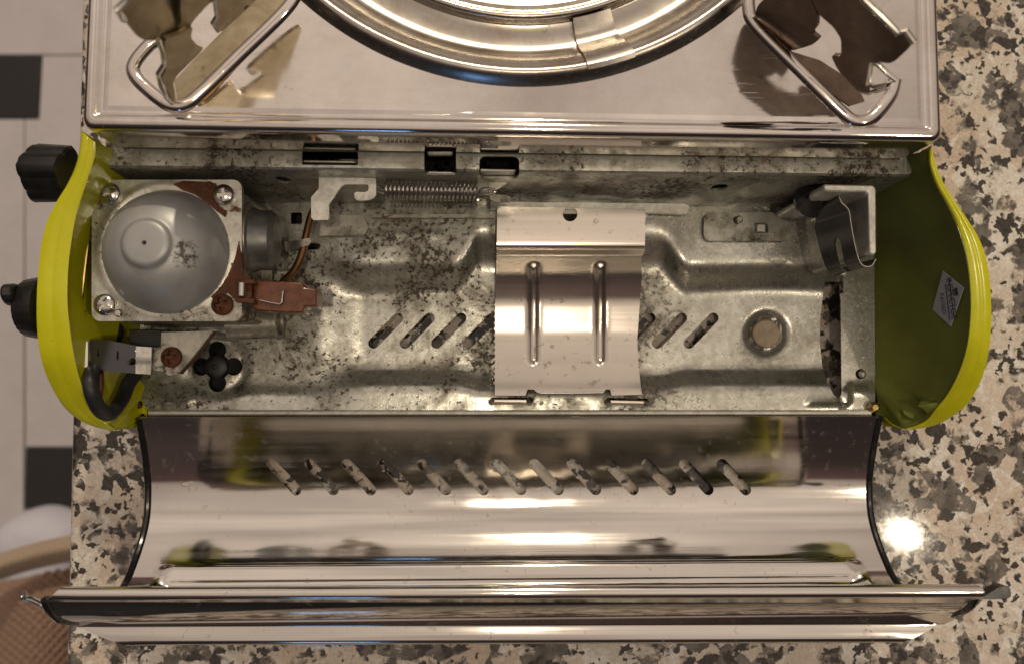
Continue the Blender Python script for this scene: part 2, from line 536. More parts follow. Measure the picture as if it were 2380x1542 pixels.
def catmull(P, n=8, closed=False):
    P = [np.array(p, float) for p in P]
    out = []
    m = len(P)
    for i in range(m if closed else m - 1):
        if closed: p0, p1, p2, p3 = P[i - 1], P[i], P[(i + 1) % m], P[(i + 2) % m]
        else: p0, p1, p2, p3 = P[max(i - 1, 0)], P[i], P[i + 1], P[min(i + 2, m - 1)]
        for k in range(n):
            t = k / n
            out.append(0.5 * ((2 * p1) + (-p0 + p2) * t + (2 * p0 - 5 * p1 + 4 * p2 - p3) * t * t + (-p0 + 3 * p1 - 3 * p2 + p3) * t ** 3))
    if not closed: out.append(P[-1])
    return np.array(out)


def resample(P, n):
    P = np.asarray(P, float)
    d = np.r_[0, np.cumsum(np.linalg.norm(np.diff(P, axis=0), axis=1))]
    t = np.linspace(0, d[-1], n)
    return np.c_[tuple(np.interp(t, d, P[:, i]) for i in range(P.shape[1]))]


def tube_geo(path, r, n=10, up=(0, 0, 1), rz=None, caps=True):
    """swept tube; r across, rz along 'up'"""
    P = [Vector(p) for p in path]; rz = rz or r
    up = Vector(up); V = []; F = []
    for i, p in enumerate(P):
        t = (P[min(i + 1, len(P) - 1)] - P[max(i - 1, 0)]).normalized()
        s = t.cross(up)
        s = s.normalized() if s.length > 1e-5 else Vector((1, 0, 0))
        w = s.cross(t).normalized()
        for k in range(n):
            a = 2 * math.pi * k / n
            V.append(p + s * (r * math.cos(a)) + w * (rz * math.sin(a)))
    for i in range(len(P) - 1):
        for k in range(n):
            F.append((i * n + k, i * n + (k + 1) % n, (i + 1) * n + (k + 1) % n, (i + 1) * n + k))
    if caps:
        F.append(tuple(range(n - 1, -1, -1))); F.append(tuple(range((len(P) - 1) * n, len(P) * n)))
    return V, F


def tube(name, path, r, mat, parent, n=10, **kw):
    V, F = tube_geo(path, r, n, **{k: kw.pop(k) for k in ('up', 'rz', 'caps') if k in kw})
    return put(name, V, F, mat, parent, **kw)


def lathe_geo(prof, base, axis=(0, 0, 1), n=48):
    ax = Vector(axis).normalized()
    a = ax.orthogonal().normalized(); b = ax.cross(a)
    base = Vector(base); V = []; F = []
    for r, h in prof:
        for k in range(n):
            t = 2 * math.pi * k / n
            V.append(base + ax * h + (a * math.cos(t) + b * math.sin(t)) * r)
    m = len(prof)
    for i in range(m - 1):
        for k in range(n):
            F.append((i * n + k, i * n + (k + 1) % n, (i + 1) * n + (k + 1) % n, (i + 1) * n + k))
    F.append(tuple(range((m - 1) * n, m * n)))
    return V, F


def lathe(name, prof, base, mat, parent, axis=(0, 0, 1), n=48, **kw):
    V, F = lathe_geo(prof, base, axis, n)
    return put(name, V, F, mat, parent, **kw)


def prism(name, poly, z1, z0, mat, parent, bevel=0.03, **kw):
    """upright block: outline (pixels seen at height z1) extruded down to z0"""
    T = [U(x, y, z1) for x, y in poly]
    ar = sum(T[i].x * T[(i + 1) % len(T)].y - T[(i + 1) % len(T)].x * T[i].y for i in range(len(T)))
    if ar < 0: T = T[::-1]
    n = len(T)
    V = T + [Vector((p.x, p.y, z0)) for p in T]
    F = [tuple(range(n)), tuple(range(2 * n - 1, n - 1, -1))]
    F += [(i, n + i, n + (i + 1) % n, (i + 1) % n) for i in range(n)]
    return put(name, V, F, mat, parent, bevel=bevel, **kw)


def loft(name, rows, mat, parent, solid=0.06, **kw):
    n = len(rows[0]); V = [p for r in rows for p in r]; F = []
    for i in range(len(rows) - 1):
        for k in range(n - 1):
            F.append((i * n + k, i * n + k + 1, (i + 1) * n + k + 1, (i + 1) * n + k))
    return put(name, V, F, mat, parent, solid=solid, **kw)


# ================================================================== THE SETTING
# counter slab
zc = 0.0
edge = [U(190, -60, 0), U(150, 1600, 0)]
dirv = (edge[1] - edge[0]).normalized()
L0 = edge[0] - dirv * 25; L1 = edge[1] + dirv * 90
T = [L1, Vector((60, L1.y, 0)), Vector((60, L0.y, 0)), L0]
V = T + [Vector((p.x, p.y, -3.0)) for p in T]
F = [(0, 1, 2, 3), (7, 6, 5, 4)] + [(i, i + 4, (i + 1) % 4 + 4, (i + 1) % 4) for i in range(4)]
counter = put('counter', V, F, 'granite', bevel=0.25, seg=3)
tag(counter, kind='structure')

# floor far below with clipped white tiles and small black inset tiles
ZF = -82.0
floor = put('floor', [Vector((-220, -160, ZF - 0.5)), Vector((80, -160, ZF - 0.5)), Vector((80, 160, ZF - 0.5)), Vector((-220, 160, ZF - 0.5))], [(0, 1, 2, 3)], 'grout')
tag(floor, kind='structure')


def tile(name, poly, mat):
    T = [U(x, y, ZF) for x, y in poly]
    n = len(T); V = T + [p - Vector((0, 0, 0.6)) for p in T]
    F = [tuple(range(n - 1, -1, -1))] + [(i, (i + 1) % n, n + (i + 1) % n, n + i) for i in range(n)]
    return put(name, V, F, mat, floor, bevel=0.08)


tile('black_tile', [(-52, 131), (96, 131), (88, 274), (-60, 274)], 'btile')
tile('black_tile', [(60, 1040), (208, 1040), (200, 1180), (57, 1180)], 'btile')
tile('white_tile', [(-700, -700), (900, -700), (900, 127), (-700, 127)], 'tile')
tile('white_tile', [(99, 130), (900, 130), (900, 1036), (60, 1036), (58, 278), (91, 278)], 'tile')
tile('white_tile', [(-700, 278), (55, 278), (53, 1500), (-700, 1500)], 'tile')
tile('white_tile', [(-700, 130), (-56, 130), (-63, 275), (-700, 275)], 'tile')
tile('white_tile', [(56, 1184), (900, 1184), (900, 2600), (53, 2600)], 'tile')
tile('white_tile', [(-700, 1503), (50, 1503), (48, 2600), (-700, 2600)], 'tile')
tile('white_tile', [(212, 1040), (900, 1040), (900, 1180), (203, 1180)], 'tile')

# ================================================================== THE STOVE
st = empty('gas_stove', (0, 2, 0))
tag(st, 'lime yellow and steel portable gas stove with its cartridge lid open', 'stove')

# ---- body under the plate
FL, FR = U(192, 300, 8.5), U(2188, 330, 8.5)
e1 = (FR - FL).normalized(); e2 = Vector((-e1.y, e1.x, 0)).normalized()
PW = (FR - FL).length; PD = 21.0


def PL(u, v, z): return FL + e1 * u + e2 * v + Vector((0, 0, z - 8.5))


def to_pl(px, py, z=8.5):
    d = U(px, py, z) - FL
    return d.dot(e1), d.dot(e2)


body_v = [PL(0.35, 1.4, 8.1), PL(PW - 0.35, 1.4, 8.1), PL(PW - 0.35, PD - 0.3, 8.1), PL(0.35, PD - 0.3, 8.1)]
V = body_v + [Vector((p.x, p.y, 0.9)) for p in body_v]
body = put('body', V, [(0, 4, 7, 3), (1, 2, 6, 5), (2, 3, 7, 6), (4, 5, 6, 7)], 'blue', st, solid=0.1, offset=0)  # dark steel colour stands in for the shade seen through the rail slots

# ---- top plate, pressed rim, hole for the bowl
q = [U(700, 0, 8.5), U(1190, 200, 8.5), U(1735, 0, 8.5)]
(ax, ay), (bx, by), (cx_, cy_) = [(p.x, p.y) for p in q]
D_ = 2 * (ax * (by - cy_) + bx * (cy_ - ay) + cx_ * (ay - by))
bc = Vector((((ax * ax + ay * ay) * (by - cy_) + (bx * bx + by * by) * (cy_ - ay) + (cx_ * cx_ + cy_ * cy_) * (ay - by)) / D_,
             ((ax * ax + ay * ay) * (cx_ - bx) + (bx * bx + by * by) * (ax - cx_) + (cx_ * cx_ + cy_ * cy_) * (bx - ax)) / D_, 8.5))
BR = math.hypot(ax - bc.x, ay - bc.y)
bu, bv = (bc - FL).dot(e1), (bc - FL).dot(e2)
PDm = min(PD, bv + BR + 1.5)
rimw = 0.62
outl = rrect(0.0, 0.0, PW, PDm, 0.35, 4)
xs = np.array([p for p in outl])
V2, F2 = cdt(outl, [circ(bu, bv, BR - 0.3, 120)], 0.16, 0.16) if False else (None, None)
# fine grid only along the rim, coarse inside
rings = [0.0, 0.06, 0.14, 0.24, 0.34, 0.42, 0.50, 0.58, 0.66, 0.78]
zr = [-0.14, -0.04, 0.01, 0.03, 0.02, -0.03, -0.10, -0.13, -0.115, -0.09]


def rect_ring(o, r):
    return rrect(o, o, PW - o, PDm - o, max(r - o * 0.6, 0.06), 5)


loops = []
skirt = [(-0.02, -1.9), (-0.02, -0.35)]
allrows = []
for o, z in skirt: allrows.append([PL(u, v, 8.6 + z) for u, v in rrect(o, o, PW - o, PDm - o, 0.35, 5)])
for o, z in zip(rings, zr): allrows.append([PL(u, v, 8.6 + z) for u, v in rect_ring(o, 0.35)])
n = len(allrows[0]); V = [p for r in allrows for p in r]; F = []
for i in range(len(allrows) - 1):
    for k in range(n):
        F.append((i * n + k, i * n + (k + 1) % n, (i + 1) * n + (k + 1) % n, (i + 1) * n + k))
inner = rect_ring(rings[-1], 0.35)
Vc, Fc = cdt(inner, [circ(bu, bv, BR - 0.12, 140)], 0.4)
b0 = len(V)
wob = rng.normal(0, 1, (8,))
for x, y in Vc:
    h = 0.006 * math.sin(x * 0.55 + 1.0) * math.cos(y * 0.8)
    dd = min(x - rings[-1], PW - rings[-1] - x, y - rings[-1], 2.0)
    V.append(PL(x, y, 8.51 + h * max(0, min(1, dd / 2.0))))
F += (Fc + b0).tolist()
top_plate = put('top_plate', V, F, 'plate', st, solid=0.05, offset=-1, angle=50)

# ---- burner bowl
bowl_prof = [(BR + 0.14, -0.12), (BR + 0.06, 0.02), (BR - 0.06, 0.16), (BR - 0.20, 0.32), (BR - 0.30, 0.39), (BR - 0.38, 0.41), (BR - 0.46, 0.39), (BR - 0.54, 0.32), (BR - 0.62, 0.27), (BR - 0.72, 0.22),
             (BR - 0.92, 0.02), (BR - 1.10, -0.20), (BR - 1.26, -0.36), (BR - 1.42, -0.45), (BR - 1.62, -0.49), (BR - 1.9, -0.50), (BR - 2.30, -0.50),
             (BR - 2.36, -0.46), (BR - 2.40, -0.27), (BR - 2.47, -0.18), (BR - 2.56, -0.16), (BR - 2.66, -0.20), (BR - 2.72, -0.30), (BR - 2.80, -0.32), (BR - 2.88, -0.26),
             (BR - 2.94, -0.28), (BR - 3.0, -0.6), (BR - 3.3, -0.7), (BR - 6, -0.7), (2.0, -0.7)]
V, F = lathe_geo(bowl_prof, Vector((bc.x, bc.y, 8.46)), n=160)
bowl = put('burner_bowl', V, F, 'bowl', st, angle=60)
# strap bridging the bowl's trough
bp = np.array(bowl_prof[3:17])[::-1]
a0, a1 = [math.atan2(*(lambda p: (p.y - bc.y, p.x - bc.x))(U(x, 110, 8.0))) for x in (1342, 1446)]
rows = []
for rr in np.linspace(BR - 2.28, BR - 0.22, 16):
    h_ = 8.46 + float(np.interp(rr, bp[:, 0], bp[:, 1])) + 0.07 + 0.25 * max(0.0, 1 - (rr - BR + 2.28) / 0.5)
    rows.append([Vector((bc.x + rr * math.cos(a), bc.y + rr * math.sin(a), h_)) for a in np.linspace(a0, a1, 6)])
loft('strap', rows, 'bowl', bowl, solid=0.08, offset=0)


# ---- pressed outlines and folded pot supports in the corners
def bead(path, r=0.25, rz=0.25):
    P = catmull(path, 8)
    return tube('pressed_bead', [U(x, y, 8.42) for x, y in P], r, 'plate', top_plate, n=14, rz=rz)


bead([(705, -60), (690, -10), (655, 38), (560, 130), (470, 218), (430, 246), (390, 243), (335, 200), (313, 170), (318, 145), (345, 112), (366, 95)])
bead([(1740, -40), (1738, 20), (1756, 64), (1860, 170), (1955, 264), (1992, 285), (2028, 272), (2066, 225), (2077, 188)])

V2, F2 = cdt([(452, 240), (470, 214), (505, 182), (540, 148), (560, 132), (566, 138), (548, 158), (520, 188), (500, 212), (478, 232)], (), 6)
put('rust_stain', [U(x, y, 8.53 + 0.015 * random.random()) for x, y in V2], F2[:, ::-1], 'stain', top_plate)
def upright(A, B):
    """pixel -> point on the vertical sheet that stands on the line A-B"""
    n_ = Vector((-(B - A).y, (B - A).x, 0)).normalized()
    c = Vector(CAM.tolist())

    def f(px, py, off=0.0):
        d = Vector(ray(px, py).tolist())
        return c + d * ((A + n_ * off - c).dot(n_) / d.dot(n_))
    return f


def sheet_on(f, name, pts, mat, parent, solid=0.13, lean=None):
    P2 = [tuple(p) for p in pts]
    for _ in range(2):                       # pressed sheet has rounded corners
        n_ = len(P2); Q = []
        for i in range(n_):
            a, b = np.array(P2[i]), np.array(P2[(i + 1) % n_])
            Q += [tuple(a * 0.85 + b * 0.15), tuple(a * 0.15 + b * 0.85)]
        P2 = Q
    V, F = cdt(P2, (), 10)
    return put(name, [f(x, y, lean(x, y) if lean else 0.0) for x, y in V], F[:, ::-1], mat, parent, solid=solid, offset=0)


def support(name, at):
    o = empty(name, at); o.parent = st
    o.location = Vector(((WORLD[o.name] - WORLD['gas_stove']) * S).tolist())
    return o


ps = support('pot_support', U(500, 130, 8.5))
fl = upright(U(645, 28, 8.5), U(408, 240, 8.5))
sheet_on(fl, 'arm_plate', [(273, 20), (296, 2), (310, -60), (640, -60), (486, 0), (442, 50), (440, 62), (415, 80), (381, 92), (324, 91), (292, 50)], 'support', ps, lean=lambda x, y: -0.10 - 0.003 * (90 - y) * (x < 420))
sheet_on(fl, 'web_plate', [(378, 88), (415, 76), (445, 58), (440, 84), (452, 100), (470, 108), (460, 122), (398, 182), (408, 234), (396, 238), (386, 204), (372, 180), (385, 152)], 'support', ps)
sheet_on(fl, 'hook_plate', [(497, -20), (504, 38), (494, 54), (508, 74), (545, 42), (620, -30), (640, -60), (520, -60)], 'support', ps)
tube('edge_rim', [fl(*p) for p in ((366, 92), (378, 120), (382, 150), (368, 172), (374, 200), (386, 226), (400, 240))], 0.08, 'spring', ps, n=8)
tube('edge_rim', [fl(*p) for p in ((497, -30), (500, 10), (504, 38), (494, 54), (507, 72))], 0.07, 'spring', ps, n=8)
tube('folded_rim', [fl(*p) for p in ((288, 46), (273, 22), (296, 2), (312, -30), (316, -60))], 0.10, 'spring', ps, n=8)
px_sheet('foot_plate', [(452, 138), (520, 70), (640, -45), (690, -45), (640, 36), (540, 132), (432, 232), (412, 236), (404, 188)], [], lambda x, y: 8.56 + 0 * x, 'support', ps, step=12, solid=0.06)

pr = support('pot_support', U(1900, 130, 8.5))
fr = upright(U(1765, 52, 8.5), U(1990, 250, 8.5))
sheet_on(fr, 'arm_plate', [(1905, 30), (1940, 60), (1958, 88), (1958, 128), (1934, 126), (1950, 160), (1994, 208), (2020, 215), (2018, 196), (2021, 152), (2036, 140), (2077, 145), (2124, 101), (2104, 76), (2090, 82), (2003, 0), (1950, -60), (1862, -60)], 'support_dark', pr)
sheet_on(fr, 'web_plate', [(1756, 37), (1764, 8), (1800, -20), (1862, -60), (1880, -20), (1903, 30), (1902, 60), (1890, 74), (1908, 88), (1890, 102), (1835, 118)], 'support_dark', pr)
tube('hook', [fr(*p) for p in ((2026, 143), (2021, 172), (2017, 196), (2034, 202), (2062, 197), (2083, 186), (2064, 172), (2044, 153), (2028, 142))], 0.08, 'spring', pr, n=8)
tube('folded_rim', [fr(*p) for p in ((1955, -60), (2010, 2), (2050, 40), (2088, 78), (2106, 73), (2124, 99))], 0.09, 'spring', pr, n=8)
tube('folded_rim', [fr(*p) for p in ((1994, 210), (2018, 217), (2044, 210), (2066, 202))], 0.08, 'spring', pr, n=8)
px_sheet('foot_plate', [(1770, 62), (1840, 120), (1905, 140), (1960, 175), (2002, 218), (2010, 236), (1976, 246), (1900, 196)], [], lambda x, y: 8.56 + 0 * x, 'support_dark', pr, step=12, solid=0.06)

# ---- rail below the plate: narrow ledge, rounded edge, upright wall
ZR = 6.3


def rail_edge(px): return 331 + (px - 235) * 0.0115          # back line of the ledge in the photo


def rail_map(x, v):
    if v <= 48: return U(x, rail_edge(x) + v, ZR)
    f = U(x, rail_edge(x) + 48, ZR)
    if v <= 62:
        a = (v - 48) / 14 * math.pi / 2
        return Vector((f.x, f.y - 0.14 * math.sin(a), ZR - 0.14 * (1 - math.cos(a))))
    t = (v - 62) / 138
    return Vector((f.x, f.y - 0.14 - 0.05 * t, ZR - 0.14 - t * (ZR - 0.14 - 1.1)))


rail_holes = [rrect(702, 15, 832, 47, 3), rrect(986, 8, 1060, 72, 5), rrect(1114, 22, 1207, 84, 14), circ(632, 98, 20, 20, 13), circ(1707, 108, 20, 20, 13)]
V2, F2 = cdt([(246, 0), (2118, 0), (2118, 200), (246, 200)], rail_holes, 12, 7)
rail = put('rail', [rail_map(x, v) for x, v in V2], F2[:, ::-1], 'rail', st, solid=0.09, offset=-1)
# rail continues back under the plate's skirt
loft('rail_back', [[U(x, rail_edge(x) + 1, ZR) for x in (246, 1190, 2110)], [U(x, rail_edge(x) - 45, ZR + 0.02) for x in (246, 1190, 2110)]], 'rail', rail, solid=0.05)
# folded tabs in the slots
prism('tab', [(994, 345), (1050, 345), (1052, 358), (992, 358)], 6.55, 6.2, 'zinc', rail, bevel=0.08)
prism('tab', [(995, 398), (1052, 399), (1052, 404), (995, 403)], 5.9, 5.3, 'zinc', rail)
prism('tab', [(1116, 392), (1200, 394), (1196, 399), (1116, 398)], 5.9, 5.2, 'zinc', rail)
prism('tab', [(704, 372), (822, 373), (828, 379), (704, 378)], 6.1, 5.6, 'brack', rail)


# ---- tray
def wid(x): return sstep(1060, 1120, x) * (1 - sstep(1530, 1600, x))


def tray_z(x, y):
    x = np.asarray(x, float); y = np.asarray(y, float)
    w = wid(x)
    along = sstep(735, 850, x)
    yb = 690 - 55 * w + 4 * np.sin(x / 60); yt = 600 - 75 * w
    back = 1 - sstep(yt, yb, y)
    yf0 = 848 + 14 * w; yf1 = 906 + 12 * w
    front = sstep(yf0, yf1, y)
    z = 0.72 + 0.75 * back + 0.62 * front
    z = z * along + (1 - along) * (1.05 + 0.25 * sstep(880, 930, y) + 0.3 * (1 - sstep(560, 660, y)))
    # soft press around the strap shoulder
    z = z + 0.10 * np.exp(-((x - 1575) / 40) ** 2 - ((y - 610) / 60) ** 2) + 0.08 * np.exp(-((x - 1100) / 40) ** 2 - ((y - 640) / 60) ** 2)
    d = np.hypot(x - 1780, y - 775)
    z = z - 0.26 * (1 - sstep(34, 58, d)) + 0.20 * (1 - sstep(30, 34, d))
    # flat strip by the right end cap
    z = np.where(x > 1952, 1.25, z)

    def lin(ax, ay, bx, by, wd, h):
        px, py = bx - ax, by - ay
        t = np.clip(((x - ax) * px + (y - ay) * py) / (px * px + py * py), 0, 1)
        dd = np.hypot(x - ax - t * px, y - ay - t * py)
        return h * np.exp(-(dd / wd) ** 2)
    for s in ((1882, 932, 1968, 932), (1968, 932, 1968, 900), (1968, 900, 2020, 898), (372, 892, 372, 922), (372, 922, 384, 934), (384, 934, 440, 934)):
        z = z + lin(*s, 7, 0.13)
    # shallow round of the plate behind the strap
    z = z + 0.06 * (1 - sstep(0, 6, np.abs(y - 548))) * ((x > 860) & (x < 1030)) * 0.6
    for cx, cy in ((503, 852),):
        z = z - 0.10 * np.exp(-((np.hypot(x - cx, y - cy) - 62) / 12) ** 2)
    return z


holes = []
for i in range(11):
    x0 = 868 + 73.3 * i
    if 1120 < x0 < 1440 and 4 < i < 8 and False: continue
    holes.append(slot(x0, 797, x0 + 57, 739, 25))
quat = []
for k in range(4):            # four-lobed opening round the foot screw
    a0 = math.radians(90 * k)
    cx, cy = 505 + 38 * math.cos(a0), 851 + 38 * math.sin(a0)
    for i in range(-6, 7):
        a = a0 + math.radians(i * 21)
        quat.append((cx + 21 * math.cos(a), cy + 21 * math.sin(a)))
holes.append(quat)
holes.append([(1918, 655), (1911, 700), (1906, 745), (1906, 800), (1911, 850), (1922, 885), (1938, 917), (1950, 924), (1956, 915), (1955, 800), (1954, 700), (1950, 655)])
holes += [slot(712, 573, 738, 573, 15), rrect(676, 494, 702, 521, 3)]
holes += [slot(1146, 931, 1230, 931, 17), slot(1416, 931, 1500, 933, 17)]
holes += [circ(2000, 868, 12, 14)]
tray = px_sheet('tray', [(318, 905), (345, 955), (2022, 955), (2034, 930), (2032, 560), (2032, 478), (330, 470), (318, 560)], holes, tray_z, 'tray', st, step=9, solid=0.08, angle=60)
# front hem of the tray
rows = [[U(x, py, z) for x in np.linspace(345, 2025, 24)] for py, z in ((953, 1.36), (956, 1.42), (960, 1.40), (963, 1.28), (964, 1.0))]
loft('front_hem', rows, 'zinc', tray, solid=0.03)
# raised plates on the back ledge
px_sheet('raised_plate', rrect(1636, 494, 1838, 560, 18), [circ(1713, 512, 9, 14), rrect(1752, 518, 1786, 542, 5)], lambda x, y: 1.72 + 0 * x, 'rail', tray, step=12, solid=0.14)
prism('square_stud', rrect(1760, 521, 1779, 539, 2), 1.74, 1.5, 'zinc', tray)
lathe('stud', [(0.16, 0), (0.16, 0.35), (0.1, 0.42)], U(1712, 514, 1.5), 'brack', tray, n=14)
px_sheet('raised_plate', [(746, 500), (846, 500), (856, 530), (846, 548), (742, 548)], [], lambda x, y: 1.66 + 0 * x, 'brack', tray, step=12, solid=0.12)
px_sheet('raised_plate', rrect(862, 498, 1150, 506, 2), [], lambda x, y: 1.8 + 0 * x, 'brack', tray, step=8, solid=0.12)
px_sheet('raised_bar', [(1140, 462), (1590, 472), (1602, 480), (1596, 498), (1500, 494), (1140, 486)], [], lambda x, y: 1.9 + 0 * x, 'zinc', tray, step=12, solid=0.25)
# dark foot screw in the four-lobed hole, tan foot in the round dimple
lathe('foot_shade_disc', [(1.5, -0.55), (1.5, -0.25), (1.4, -0.15), (0.3, -0.15)], U(503, 851, 0.60), 'hole', tray, n=32)  # foot disc, widened and blackened so the lobes look deep in shade
lathe('foot_screw', [(0.50, 0), (0.50, 0.15), (0.38, 0.22), (0.12, 0.22), (0.1, 0.12)], U(503, 851, 0.5), 'rubber', tray, n=24)
lathe('foot_button', [(0.60, -0.2), (0.60, 0.04), (0.55, 0.08), (0.1, 0.08)], U(1780, 775, 0.68), 'foot', tray, n=28)
lathe('hinge_rivet', [(0.22, 0), (0.22, 0.2), (0.12, 0.3)], U(2027, 945, 1.3), 'brass', tray, n=14)
lathe('hinge_rivet', [(0.24, 0), (0.24, 0.2), (0.12, 0.3)], U(318, 938, 1.2), 'rust', tray, n=14)
lathe('rivet', [(0.17, 0), (0.17, 0.15), (0.08, 0.22)], U(2001, 868, 1.15), 'brack', tray, n=14)


# ---- end caps
def end_cap(outer, innr, floorl, under, name='end_cap'):
    n = 72
    O = resample(np.array([tuple(U(*p)) for p in catmull(outer, 6)]), n)
    I = resample(np.array([tuple(U(*p)) for p in catmull(innr, 6)]), n)
    # carry both edges on, round under the stove's front
    tail = []
    yo, zo = O[-1][1], O[-1][2]
    for k in range(1, 13):
        t = k / 12
        tail.append((t,))
    Ot = [np.array([O[-1][0] + (under - O[-1][0]) * 0.2 * t[0], yo + 1.0 * (1 - math.cos(t[0] * math.pi / 2)), zo - (zo - 0.7) * math.sin(t[0] * math.pi / 2)]) for t in tail]
    It = [np.array([I[-1][0] + (under - I[-1][0]) * 0.2 * t[0], I[-1][1] + 1.0 * (1 - math.cos(t[0] * math.pi / 2)), I[-1][2] - (I[-1][2] - 0.75) * math.sin(t[0] * math.pi / 2)]) for t in tail]
    O = np.vstack([O, Ot]); I = np.vstack([I, It]); m = len(O)
    sgn = 1 if O[:, 0].mean() > 0 else -1
    Fl = resample(np.array([tuple(U(*p)) for p in floorl]), m)
    lim = np.abs(O[:, 0]) - 0.45
    Fl[:, 0] = np.where(np.abs(Fl[:, 0]) > lim, sgn * lim, Fl[:, 0])
    bul = np.clip((np.abs(I[:, 0]) - 15.2) / 1.2, 0, 1) * 0.20
    rows = []
    # outer wall going down, crowned rim, inner wall down to the tray
    for t in (1.0, 0.75, 0.5, 0.25, 0.08):
        b = O.copy(); b[:, 2] = O[:, 2] + (0.6 - O[:, 2]) * t
        yc = 3.2
        b[:, 1] = O[:, 1] * (1 - 0.0 * t)
        b[:, 0] = O[:, 0] + sgn * 0.12 * math.sin(math.pi * min(1, t * 1.2))
        rows.append(b)
    nrm = np.zeros_like(O); nrm[:, 2] = 1.0
    rows.append(O)
    for t, h in ((0.14, 0.04), (0.32, 0.06), (0.46, 0.055), (0.50, 0.04), (0.56, 0.055), (0.75, 0.06), (0.92, 0.03)):
        b = O + (I - O) * t; b[:, 2] += h
        rows.append(b)
    rows.append(I)
    rim_e = I.copy(); rim_e[:, 2] -= 0.10; rim_e[:, 0] += sgn * 0.03
    rows.append(rim_e)
    for t in (0.03, 0.1, 0.25, 0.45, 0.65, 0.85, 1.0):
        b = rim_e + (Fl - rim_e) * t
        b[:, 0] += sgn * bul * max(0.0, math.sin(math.pi * min(1.0, t))) ** 0.8
        cap_ = np.interp(b[:, 1], O[::-1, 1][np.argsort(O[::-1, 1])], np.abs(O[::-1, 0])[np.argsort(O[::-1, 1])]) - 0.22
        b[:, 0] = np.where(np.abs(b[:, 0]) > cap_, sgn * cap_, b[:, 0])
        rows.append(b)
    V = np.vstack(rows); F = []
    for i in range(len(rows) - 1):
        for k in range(m - 1):
            f = (i * m + k, i * m + k + 1, (i + 1) * m + k + 1, (i + 1) * m + k)
            F.append(f if sgn > 0 else f[::-1])
    o = put(name, V, F, 'yellow', st, angle=60)
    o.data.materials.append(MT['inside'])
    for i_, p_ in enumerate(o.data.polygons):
        if sgn > 0 and i_ >= (len(rows) - 8) * (m - 1): p_.material_index = 1  # shaded tone on the right inner face only
    return o, V, F


capR, VR, FRr = end_cap(
    [(2165, 338, 7.5), (2172, 370, 7.4), (2188, 416, 7.2), (2214, 460, 7.0), (2250, 512, 6.8), (2280, 565, 6.6), (2297, 630, 6.4), (2304, 715, 6.1), (2300, 800, 5.7), (2284, 872, 5.1), (2254, 930, 4.4), (2214, 966, 3.8), (2170, 988, 3.2), (2118, 997, 2.7)],
    [(2160, 350, 7.5), (2162, 385, 7.4), (2178, 430, 7.2), (2200, 470, 7.0), (2222, 515, 6.8), (2241, 570, 6.6), (2253, 635, 6.4), (2257, 715, 6.1), (2250, 795, 5.7), (2232, 858, 5.1), (2205, 912, 4.4), (2175, 950, 3.8), (2150, 978, 3.2), (2105, 996, 2.7)],
    [(2060, 385, 3.0), (2040, 440, 2.0), (2036, 490, 1.3), (2030, 600, 1.1), (2030, 800, 1.1), (2034, 900, 1.1), (2042, 940, 1.0), (2060, 975, 0.95), (2085, 988, 0.9)], 15.5)
capL, VL, FLl = end_cap(
    [(189, 303, 7.5), (186, 340, 7.4), (176, 385, 7.2), (156, 430, 7.0), (130, 472, 6.8), (107, 522, 6.6), (93, 590, 6.4), (86, 680, 6.2), (86, 760, 5.9), (95, 830, 5.5), (116, 890, 4.9), (152, 948, 4.2), (200, 983, 3.6), (258, 1000, 2.9)],
    [(222, 332, 7.5), (221, 362, 7.4), (206, 410, 7.2), (192, 452, 7.0), (177, 500, 6.8), (166, 560, 6.6), (158, 630, 6.4), (157, 705, 6.2), (164, 775, 5.9), (175, 840, 5.5), (192, 900, 4.9), (212, 945, 4.2), (240, 977, 3.6), (272, 998, 2.9)],
    [(305, 375, 3.0), (322, 430, 2.0), (328, 480, 1.3), (326, 600, 1.1), (322, 800, 1.1), (318, 900, 1.1), (316, 940, 1.0), (312, 965, 0.95), (300, 985, 0.9)], -15.5)

# sticker on the right cap's inner face
bvh = BVHTree.FromPolygons([Vector(v) for v in VR.tolist()], FRr)


def hit(px, py):
    d = Vector(ray(px, py).tolist()).normalized()
    r = bvh.ray_cast(Vector(CAM.tolist()), d)
    return r[0]


cs = [hit(x, y) for x, y in ((2195, 630), (2243, 669), (2213, 758), (2168, 719))]
pn = (cs[1] - cs[0]).cross(cs[2] - cs[0]).normalized()
if pn.x > 0: pn = -pn
cen = sum(cs, Vector()) / 4
cs = [p - pn * (p - cen).dot(pn) + pn * 0.05 for p in cs]
stick = put('sticker', cs + [p - pn * 0.03 for p in cs], [(0, 1, 2, 3), (7, 6, 5, 4), (0, 4, 5, 1), (1, 5, 6, 2), (2, 6, 7, 3), (3, 7, 4, 0)], 'sticker', capR, smooth=False)
tag(stick, 'silver diamond INSPECTOR PASSED sticker')


def on_stick(px, py):
    d = Vector(ray(px, py).tolist())
    c = Vector(CAM.tolist()); k = (cs[0] + pn * 0.02 - c).dot(pn) / d.dot(pn)
    return c + d * k


